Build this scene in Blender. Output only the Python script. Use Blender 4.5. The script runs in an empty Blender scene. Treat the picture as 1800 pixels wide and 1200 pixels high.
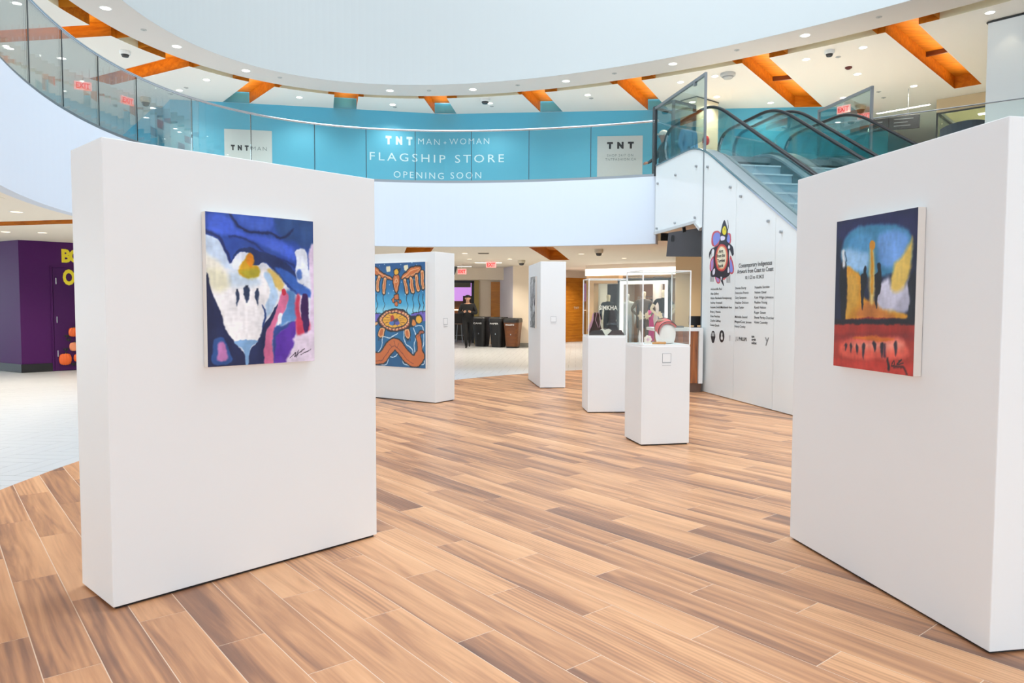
import bpy, bmesh, math, random
import numpy as np
from mathutils import Vector, Matrix
from mathutils.geometry import delaunay_2d_cdt

PI = math.pi
random.seed(7)
SC = bpy.context.scene
COL = SC.collection

# ------------------------------------------------------------------ camera, sky, large lights, exposure
cam_d = bpy.data.cameras.new('camera')
cam_d.sensor_width = 36.0
cam_d.lens = 1280.14 / 1800 * 36
cam_d.clip_end = 200
cam = bpy.data.objects.new('camera', cam_d)
COL.objects.link(cam)
cam.matrix_world = (Matrix.Translation((0, 0, 1.43)) @ Matrix.Rotation(PI / 2 - 0.0512256, 4, 'X')
                    @ Matrix.Rotation(0.0029224, 4, 'Z'))
SC.camera = cam

wld = bpy.data.worlds.new('daylight')
SC.world = wld
wld.use_nodes = True
wld.node_tree.nodes['Background'].inputs[0].default_value = (0.76, 0.89, 1.0, 1)
wld.node_tree.nodes['Background'].inputs[1].default_value = 2.8

def area_light(name, loc, size, energy, color, rot=(0, 0, 0), shape='RECTANGLE', size_y=None, parent=None):
    d = bpy.data.lights.new(name, 'AREA')
    d.shape = shape
    d.size = size
    if size_y: d.size_y = size_y
    d.energy = energy
    d.color = color
    o = bpy.data.objects.new(name, d)
    COL.objects.link(o)
    o.location = loc
    o.rotation_euler = rot
    if parent: o.parent = parent
    return o

# daylight falling through the big oval skylight over the atrium
area_light('skylight', (2.383, 8.1, 13.3), 16.8, 1200, (0.80, 0.91, 1.0), rot=(0, 0, math.atan2(-0.74613, 0.6658)), shape='ELLIPSE', size_y=6.6)

SC.view_settings.view_transform = 'Standard'
SC.view_settings.look = 'None'
SC.view_settings.gamma = 1
SC.view_settings.use_curve_mapping = False
SC.view_settings.exposure = 0.36
try: SC.cycles.transparent_max_bounces = 40      # many panes of glass stand behind one another
except Exception: pass

# ------------------------------------------------------------------ materials
def lin(c):
    return tuple(((x / 255) / 12.92 if x / 255 <= 0.04045 else (((x / 255) + 0.055) / 1.055) ** 2.4) for x in c)

MATS = {}
def mat(name, rgb, rough=0.6, metal=0.0, spec=0.5, emit=None, estr=0.0, bump=None, var=None):
    if name in MATS: return MATS[name]
    m = bpy.data.materials.new(name)
    m.use_nodes = True
    nt = m.node_tree
    b = nt.nodes['Principled BSDF']
    col = (*lin(rgb), 1)
    b.inputs['Base Color'].default_value = col
    b.inputs['Roughness'].default_value = rough
    b.inputs['Metallic'].default_value = metal
    b.inputs['Specular IOR Level'].default_value = spec
    if emit:
        b.inputs['Emission Color'].default_value = (*lin(emit), 1)
        b.inputs['Emission Strength'].default_value = estr
    if var or bump:
        tc = nt.nodes.new('ShaderNodeTexCoord')
        nz = nt.nodes.new('ShaderNodeTexNoise')
        nz.inputs['Scale'].default_value = (var or bump)[1]
        nz.inputs['Detail'].default_value = 4
        nt.links.new(tc.outputs['Object'], nz.inputs['Vector'])
        if var:
            mx = nt.nodes.new('ShaderNodeMix'); mx.data_type = 'RGBA'
            mx.inputs['A'].default_value = col
            mx.inputs['B'].default_value = (*[x * var[0] for x in col[:3]], 1)
            nt.links.new(nz.outputs['Fac'], mx.inputs['Factor'])
            nt.links.new(mx.outputs['Result'], b.inputs['Base Color'])
        if bump:
            bp = nt.nodes.new('ShaderNodeBump')
            bp.inputs['Strength'].default_value = bump[0]
            bp.inputs['Distance'].default_value = 0.002
            nt.links.new(nz.outputs['Fac'], bp.inputs['Height'])
            nt.links.new(bp.outputs['Normal'], b.inputs['Normal'])
    MATS[name] = m
    return m

def glass(name, tint, refl=1.0, rough=0.0):
    if name in MATS: return MATS[name]
    m = bpy.data.materials.new(name); m.use_nodes = True
    nt = m.node_tree
    for n in list(nt.nodes):
        if n.type != 'OUTPUT_MATERIAL': nt.nodes.remove(n)
    out = [n for n in nt.nodes if n.type == 'OUTPUT_MATERIAL'][0]
    tr = nt.nodes.new('ShaderNodeBsdfTransparent')
    tr.inputs[0].default_value = (*lin(tint), 1)
    gl = nt.nodes.new('ShaderNodeBsdfGlossy')
    gl.inputs['Roughness'].default_value = rough
    fr = nt.nodes.new('ShaderNodeFresnel'); fr.inputs[0].default_value = 1.45
    mu = nt.nodes.new('ShaderNodeMath'); mu.operation = 'MULTIPLY'; mu.inputs[1].default_value = refl
    mx = nt.nodes.new('ShaderNodeMixShader')
    nt.links.new(fr.outputs[0], mu.inputs[0]); nt.links.new(mu.outputs[0], mx.inputs[0])
    nt.links.new(tr.outputs[0], mx.inputs[1]); nt.links.new(gl.outputs[0], mx.inputs[2])
    nt.links.new(mx.outputs[0], out.inputs[0])
    MATS[name] = m
    return m

def art_mat(name, rough=0.45):
    if name in MATS: return MATS[name]
    m = bpy.data.materials.new(name); m.use_nodes = True
    nt = m.node_tree; b = nt.nodes['Principled BSDF']
    at = nt.nodes.new('ShaderNodeAttribute'); at.attribute_name = 'paint'
    nt.links.new(at.outputs['Color'], b.inputs['Base Color'])
    b.inputs['Roughness'].default_value = rough
    tc = nt.nodes.new('ShaderNodeTexCoord'); nz = nt.nodes.new('ShaderNodeTexNoise')
    nz.inputs['Scale'].default_value = 60; nz.inputs['Detail'].default_value = 3
    bp = nt.nodes.new('ShaderNodeBump'); bp.inputs['Strength'].default_value = 0.25; bp.inputs['Distance'].default_value = 0.002
    nt.links.new(tc.outputs['Object'], nz.inputs['Vector']); nt.links.new(nz.outputs['Fac'], bp.inputs['Height'])
    nt.links.new(bp.outputs['Normal'], b.inputs['Normal'])
    MATS[name] = m
    return m

WHITE = mat('white_paint', (238, 237, 235), 0.55, bump=(0.08, 30))
CEIL = mat('ceiling_paint', (232, 228, 222), 0.8)
CEILW = mat('ceiling_paint_lower', (236, 226, 210), 0.8)
RIM = mat('rim_paint', (212, 206, 202), 0.75)
FASC = mat('fascia_paint', (212, 220, 232), 0.6)
COVE = mat('cove_paint', (230, 220, 190), 0.7)
BLACK = mat('black_plastic', (18, 18, 20), 0.4)
DARK = mat('dark_grey', (44, 46, 50), 0.5)
STEEL = mat('brushed_steel', (150, 154, 158), 0.35, metal=0.8)
CHROME = mat('chrome', (200, 204, 210), 0.15, metal=1.0)
RUBBER = mat('handrail_rubber', (20, 20, 23), 0.4, spec=0.35)
GLASS = glass('balustrade_glass', (246, 250, 249), 0.6)
EGLASS = glass('escalator_glass', (236, 247, 247), 0.45)
ACRYL = glass('acrylic', (252, 253, 252), 0.3)
SHOPGLASS = glass('shop_glass', (244, 248, 246), 0.35)
LAMP = mat('lamp_lens', (255, 252, 245), 0.5, emit=(255, 250, 240), estr=6.0)
LAMPOFF = mat('lamp_dim', (205, 190, 165), 0.5)
INK = mat('ink', (30, 32, 38), 0.6)

def wood_mat(name, light, dark, rough=0.35, scale=(1.2, 9.0, 9.0), spec=0.5):
    if name in MATS: return MATS[name]
    m = bpy.data.materials.new(name); m.use_nodes = True
    nt = m.node_tree; b = nt.nodes['Principled BSDF']
    tc = nt.nodes.new('ShaderNodeTexCoord'); mp = nt.nodes.new('ShaderNodeMapping')
    mp.inputs['Scale'].default_value = scale
    nz = nt.nodes.new('ShaderNodeTexNoise'); nz.inputs['Scale'].default_value = 2.0; nz.inputs['Detail'].default_value = 6; nz.inputs['Distortion'].default_value = 0.6
    rp = nt.nodes.new('ShaderNodeValToRGB')
    rp.color_ramp.elements[0].position = 0.3; rp.color_ramp.elements[0].color = (*lin(dark), 1)
    rp.color_ramp.elements[1].position = 0.72; rp.color_ramp.elements[1].color = (*lin(light), 1)
    nt.links.new(tc.outputs['Object'], mp.inputs[0]); nt.links.new(mp.outputs[0], nz.inputs['Vector'])
    nt.links.new(nz.outputs['Fac'], rp.inputs[0]); nt.links.new(rp.outputs[0], b.inputs['Base Color'])
    b.inputs['Roughness'].default_value = rough
    b.inputs['Specular IOR Level'].default_value = spec
    MATS[name] = m
    return m

COFFER = wood_mat('orange_veneer', (214, 132, 26), (178, 98, 12), 0.5, (1.0, 6.0, 6.0), 0.25)
TEAK = wood_mat('teak_panel', (206, 134, 40), (176, 104, 24), 0.4, (1.0, 1.0, 7.0))
DESKWOOD = wood_mat('desk_wood', (190, 112, 50), (104, 54, 26), 0.35, (9.0, 9.0, 0.8))

# ------------------------------------------------------------------ mesh helpers
class MB:
    def __init__(s): s.v = []; s.f = []; s.mi = []
    def add(s, vs, fs, mi=0):
        o = len(s.v); s.v += [tuple(p) for p in vs]
        s.f += [tuple(o + i for i in f) for f in fs]; s.mi += [mi] * len(fs)
        return s
    def box(s, x0, x1, y0, y1, z0, z1, mi=0):
        vs = [(x0, y0, z0), (x1, y0, z0), (x1, y1, z0), (x0, y1, z0), (x0, y0, z1), (x1, y0, z1), (x1, y1, z1), (x0, y1, z1)]
        return s.add(vs, [(0, 3, 2, 1), (4, 5, 6, 7), (0, 1, 5, 4), (1, 2, 6, 5), (2, 3, 7, 6), (3, 0, 4, 7)], mi)
    def prism(s, pts, z0, z1, mi=0):
        n = len(pts)
        a = sum(pts[i][0] * pts[(i + 1) % n][1] - pts[(i + 1) % n][0] * pts[i][1] for i in range(n))
        if a < 0: pts = pts[::-1]
        vs = [(p[0], p[1], z0) for p in pts] + [(p[0], p[1], z1) for p in pts]
        fs = [tuple(range(n - 1, -1, -1)), tuple(range(n, 2 * n))] + [(i, (i + 1) % n, n + (i + 1) % n, n + i) for i in range(n)]
        return s.add(vs, fs, mi)
    def sheet(s, pts, mi=0):
        return s.add(pts, [tuple(range(len(pts)))], mi)
    def slab_sz(s, pts, l0, l1, mi=0):
        # polygon in the (s, z) plane, extruded across l
        n = len(pts)
        vs = [(p[0], l0, p[1]) for p in pts] + [(p[0], l1, p[1]) for p in pts]
        fs = [tuple(range(n)), tuple(range(2 * n - 1, n - 1, -1))] + [(i, n + i, n + (i + 1) % n, (i + 1) % n) for i in range(n)]
        return s.add(vs, fs, mi)
    def tube(s, path, r, k=8, cap=True, mi=0, ry=None):
        path = [Vector(p) for p in path]; n = len(path); rings = []
        up0 = None
        for i, p in enumerate(path):
            t = (path[min(i + 1, n - 1)] - path[max(i - 1, 0)]).normalized()
            ref = Vector((0, 0, 1)) if abs(t.z) < 0.95 else Vector((0, 1, 0))
            if up0 is not None: ref = up0
            a = t.cross(ref)
            if a.length < 1e-4: a = t.cross(Vector((1, 0, 0)))
            a.normalize(); b = a.cross(t).normalized(); up0 = b
            rr = r[i] if isinstance(r, (list, tuple)) else r
            r2 = ry if ry else rr
            rings.append([p + a * (rr * math.cos(2 * PI * j / k)) + b * (r2 * math.sin(2 * PI * j / k)) for j in range(k)])
        o = len(s.v)
        for rg in rings: s.v += [tuple(q) for q in rg]
        for i in range(n - 1):
            for j in range(k):
                s.f.append((o + i * k + j, o + i * k + (j + 1) % k, o + (i + 1) * k + (j + 1) % k, o + (i + 1) * k + j)); s.mi.append(mi)
        if cap:
            s.f.append(tuple(o + j for j in range(k - 1, -1, -1))); s.mi.append(mi)
            s.f.append(tuple(o + (n - 1) * k + j for j in range(k))); s.mi.append(mi)
        return s
    def bar(s, a, b, w, h=None, mi=0):
        # square bar between two points
        h = h or w
        a, b = Vector(a), Vector(b); t = (b - a).normalized()
        ref = Vector((0, 0, 1)) if abs(t.z) < 0.9 else Vector((1, 0, 0))
        x = t.cross(ref).normalized() * (w / 2); y = x.cross(t).normalized() * (h / 2)
        vs = [a - x - y, a + x - y, a + x + y, a - x + y, b - x - y, b + x - y, b + x + y, b - x + y]
        return s.add(vs, [(0, 3, 2, 1), (4, 5, 6, 7), (0, 1, 5, 4), (1, 2, 6, 5), (2, 3, 7, 6), (3, 0, 4, 7)], mi)
    def lathe(s, prof, k=16, c=(0, 0, 0), sy=1.0, mi=0):
        o = len(s.v); n = len(prof)
        for r, z in prof:
            for j in range(k):
                s.v.append((c[0] + r * math.cos(2 * PI * j / k), c[1] + sy * r * math.sin(2 * PI * j / k), c[2] + z))
        for i in range(n - 1):
            for j in range(k):
                s.f.append((o + i * k + j, o + i * k + (j + 1) % k, o + (i + 1) * k + (j + 1) % k, o + (i + 1) * k + j)); s.mi.append(mi)
        s.f.append(tuple(o + j for j in range(k - 1, -1, -1))); s.mi.append(mi)
        s.f.append(tuple(o + (n - 1) * k + j for j in range(k))); s.mi.append(mi)
        return s
    def ball(s, c, rx, ry, rz, k=14, n=9, mi=0):
        return s.add(*ball_geo(c, rx, ry, rz, k, n), mi)
    def mesh(s, name):
        me = bpy.data.meshes.new(name); me.from_pydata(s.v, [], s.f)
        if any(s.mi): me.polygons.foreach_set('material_index', s.mi)
        me.update(); return me

def ball_geo(c, rx, ry, rz, k, n):
    vs = [(c[0], c[1], c[2] - rz)]
    for i in range(1, n):
        a = -PI / 2 + PI * i / n
        for j in range(k):
            vs.append((c[0] + rx * math.cos(a) * math.cos(2 * PI * j / k), c[1] + ry * math.cos(a) * math.sin(2 * PI * j / k), c[2] + rz * math.sin(a)))
    vs.append((c[0], c[1], c[2] + rz)); L = len(vs) - 1
    fs = [(0, 1 + (j + 1) % k, 1 + j) for j in range(k)]
    for i in range(n - 2):
        for j in range(k):
            fs.append((1 + i * k + j, 1 + i * k + (j + 1) % k, 1 + (i + 1) * k + (j + 1) % k, 1 + (i + 1) * k + j))
    fs += [(L, 1 + (n - 2) * k + j, 1 + (n - 2) * k + (j + 1) % k) for j in range(k)]
    return vs, fs

def obj(name, mb, m, parent=None, loc=None, rotz=None, smooth=False, bevel=0):
    me = mb.mesh(name) if isinstance(mb, MB) else mb
    if not len(me.materials):
        for q in (m if isinstance(m, (list, tuple)) else [m]): me.materials.append(q)
    o = bpy.data.objects.new(name, me); COL.objects.link(o)
    if parent: o.parent = parent
    if loc is not None: o.location = loc
    if rotz is not None: o.rotation_euler = (0, 0, rotz)
    if smooth:
        me.polygons.foreach_set('use_smooth', [True] * len(me.polygons))
    if bevel:
        b = o.modifiers.new('bevel', 'BEVEL'); b.width = bevel; b.segments = 2; b.limit_method = 'ANGLE'
    return o

def tag(o, label=None, cat=None, group=None, kind=None):
    if label: o['label'] = label
    if cat: o['category'] = cat
    if group: o['group'] = group
    if kind: o['kind'] = kind
    return o

def thing(name, label, cat, loc=(0, 0, 0), rotz=0, group=None):
    o = bpy.data.objects.new(name, None); COL.objects.link(o)
    o.empty_display_size = 0.1
    o.location = loc; o.rotation_euler = (0, 0, rotz)
    return tag(o, label, cat, group)

def struct(name, mb, m, label=None, **kw):
    o = obj(name, mb, m, **kw)
    return tag(o, label, None, None, 'structure')

def dup(root, loc, rotz=0, label=None):
    r = root.copy(); COL.objects.link(r); r.location = loc; r.rotation_euler = (0, 0, rotz)
    if label: r['label'] = label
    for ch in list(root.children):
        c = ch.copy(); COL.objects.link(c); c.parent = r
        for g in list(ch.children):
            d = g.copy(); COL.objects.link(d); d.parent = c
    return r

def text_mesh(body, width=None, height=0.1, bold=0.0, spacing=1.0, align='LEFT', depth=0.0015):
    cu = bpy.data.curves.new('txt', 'FONT'); cu.body = body; cu.size = 1.0
    cu.offset = bold; cu.space_character = spacing; cu.align_x = align; cu.resolution_u = 3
    o = bpy.data.objects.new('txt', cu); COL.objects.link(o)
    dg = bpy.context.evaluated_depsgraph_get(); dg.update()
    me = bpy.data.meshes.new_from_object(o.evaluated_get(dg))
    bpy.data.objects.remove(o); bpy.data.curves.remove(cu)
    n = len(me.vertices)
    if n == 0: return me
    co = np.empty(n * 3); me.vertices.foreach_get('co', co); co = co.reshape(-1, 3)
    mn, mx = co.min(0), co.max(0)
    cap = 0.69
    sy = height / cap
    sx = (width / (mx[0] - mn[0])) if width else sy
    x0 = mn[0] if align == 'LEFT' else 0
    new = np.stack([(co[:, 0] - x0) * sx, np.zeros(n), co[:, 1] * sy], 1)     # stands in the x-z plane, reads from -y
    me.vertices.foreach_set('co', new.ravel()); me.update()
    return me

def cdt_plane(outer, holes, z, flip=True):
    """flat sheet: outer polygon minus hole polygons"""
    vs, es = [], []
    def loop(p):
        o = len(vs)
        vs.extend(Vector(q) for q in p)
        es.extend((o + i, o + (i + 1) % len(p)) for i in range(len(p)))
    loop(outer)
    for h in holes: loop(h)
    v2, e2, f2, *_ = delaunay_2d_cdt(vs, es, [], 0, 1e-5)
    def inside(p, poly):
        c = False; n = len(poly); j = n - 1
        for i in range(n):
            if (poly[i][1] > p[1]) != (poly[j][1] > p[1]) and p[0] < (poly[j][0] - poly[i][0]) * (p[1] - poly[i][1]) / (poly[j][1] - poly[i][1]) + poly[i][0]: c = not c
            j = i
        return c
    mb = MB(); mb.v = [(v.x, v.y, z) for v in v2]
    for f in f2:
        c = (sum(v2[i].x for i in f) / len(f), sum(v2[i].y for i in f) / len(f))
        if inside(c, outer) and not any(inside(c, h) for h in holes):
            mb.f.append(tuple(f[::-1]) if flip else tuple(f)); mb.mi.append(0)
    return mb

# ---- painted pictures: soft-edged shapes rastered onto a fine grid and kept as a colour layer
def smooth_pts(p, closed=True, n=5):
    out = []; N = len(p)
    rng = range(N) if closed else range(N - 1)
    for i in rng:
        p0, p1, p2, p3 = (p[(i - 1) % N], p[i], p[(i + 1) % N], p[(i + 2) % N]) if closed else (p[max(i - 1, 0)], p[i], p[i + 1], p[min(i + 2, N - 1)])
        for k in range(n):
            t = k / n
            out.append(tuple(0.5 * ((2 * p1[a]) + (-p0[a] + p2[a]) * t + (2 * p0[a] - 5 * p1[a] + 4 * p2[a] - p3[a]) * t * t + (-p0[a] + 3 * p1[a] - 3 * p2[a] + p3[a]) * t ** 3) for a in (0, 1)))
    if not closed: out.append(p[-1])
    return out

def raster(ops, X, Y, base=(255, 255, 255), yscale=1.0, alpha=False):
    shp = X.shape; img = np.zeros(shp + (3,)) + np.array(base, float); A = np.zeros(shp)
    for op in ops:
        kind, colr, pts = op[0], op[1], op[2]
        closed = kind == 'P'
        q = smooth_pts(pts, closed, 4) if len(pts) > 2 else pts
        soft = op[-1] if not closed else op[3]
        hw = op[3] / 2 if not closed else 0
        q = [(a, b * yscale) for a, b in q]
        xs = [a for a, b in q]; ys = [b for a, b in q]
        mg = hw + soft + 0.004
        YY = Y * yscale
        sel = (X > min(xs) - mg) & (X < max(xs) + mg) & (YY > min(ys) - mg) & (YY < max(ys) + mg)
        if not sel.any(): continue
        x, y = X[sel], YY[sel]
        d2 = np.full(x.shape, 1e9); ins = np.zeros(x.shape, bool)
        m = len(q)
        for i in range(m if closed else m - 1):
            ax, ay = q[i]; bx, by = q[(i + 1) % m]
            dx, dy = bx - ax, by - ay; L = dx * dx + dy * dy + 1e-12
            t = np.clip(((x - ax) * dx + (y - ay) * dy) / L, 0, 1)
            d2 = np.minimum(d2, (x - ax - t * dx) ** 2 + (y - ay - t * dy) ** 2)
            if closed and dy != 0:
                c = ((ay > y) != (by > y)) & (x < dx * (y - ay) / dy + ax); ins ^= c
        d = np.sqrt(d2)
        sd = np.where(ins, -d, d) if closed else d - hw
        cov = np.clip(0.5 - sd / max(soft, 1e-4) * 0.5, 0, 1)
        cov = cov * cov * (3 - 2 * cov)
        img[sel] = img[sel] * (1 - cov[:, None]) + np.array(colr, float) * cov[:, None]
        A[sel] = np.maximum(A[sel], cov)
    return (img, A) if alpha else img

def soft_noise(shape, cells, seed):
    rs = np.random.RandomState(seed); ny, nx = cells
    g = rs.rand(ny + 2, nx + 2) - 0.5
    y = np.linspace(0, ny, shape[0]); x = np.linspace(0, nx, shape[1])
    yi, xi = np.minimum(y.astype(int), ny), np.minimum(x.astype(int), nx)
    fy, fx = (y - yi)[:, None], (x - xi)[None, :]
    fy, fx = fy * fy * (3 - 2 * fy), fx * fx * (3 - 2 * fx)
    a, b = g[yi][:, xi], g[yi][:, xi + 1]; c, d = g[yi + 1][:, xi], g[yi + 1][:, xi + 1]
    return (a * (1 - fx) + b * fx) * (1 - fy) + (c * (1 - fx) + d * fx) * fy

def lin_arr(a):
    a = np.clip(a / 255.0, 0, 1)
    return np.where(a <= 0.04045, a / 12.92, ((a + 0.055) / 1.055) ** 2.4)

def grid_mesh(name, P, cols, keep=None):
    ny, nx = cols.shape[:2]
    idx = np.arange(ny * nx).reshape(ny, nx)
    quads = np.stack([idx[1:, :-1], idx[1:, 1:], idx[:-1, 1:], idx[:-1, :-1]], -1).reshape(-1, 4)
    if keep is not None:
        k = (keep[1:, :-1] + keep[1:, 1:] + keep[:-1, 1:] + keep[:-1, :-1]).reshape(-1) > 1.6
        quads = quads[k]
        used = np.unique(quads); re = np.full(ny * nx, -1); re[used] = np.arange(len(used))
        quads = re[quads]; P = P.reshape(-1, 3)[used]; cols = cols.reshape(-1, 3)[used]
    else:
        P = P.reshape(-1, 3); cols = cols.reshape(-1, 3)
    me = bpy.data.meshes.new(name)
    me.from_pydata(P.tolist(), [], quads.tolist())
    at = me.color_attributes.new('paint', 'FLOAT_COLOR', 'POINT')
    c4 = np.ones((len(P), 4), np.float32); c4[:, :3] = lin_arr(cols)
    at.data.foreach_set('color', c4.ravel())
    me.update(); return me
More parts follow.
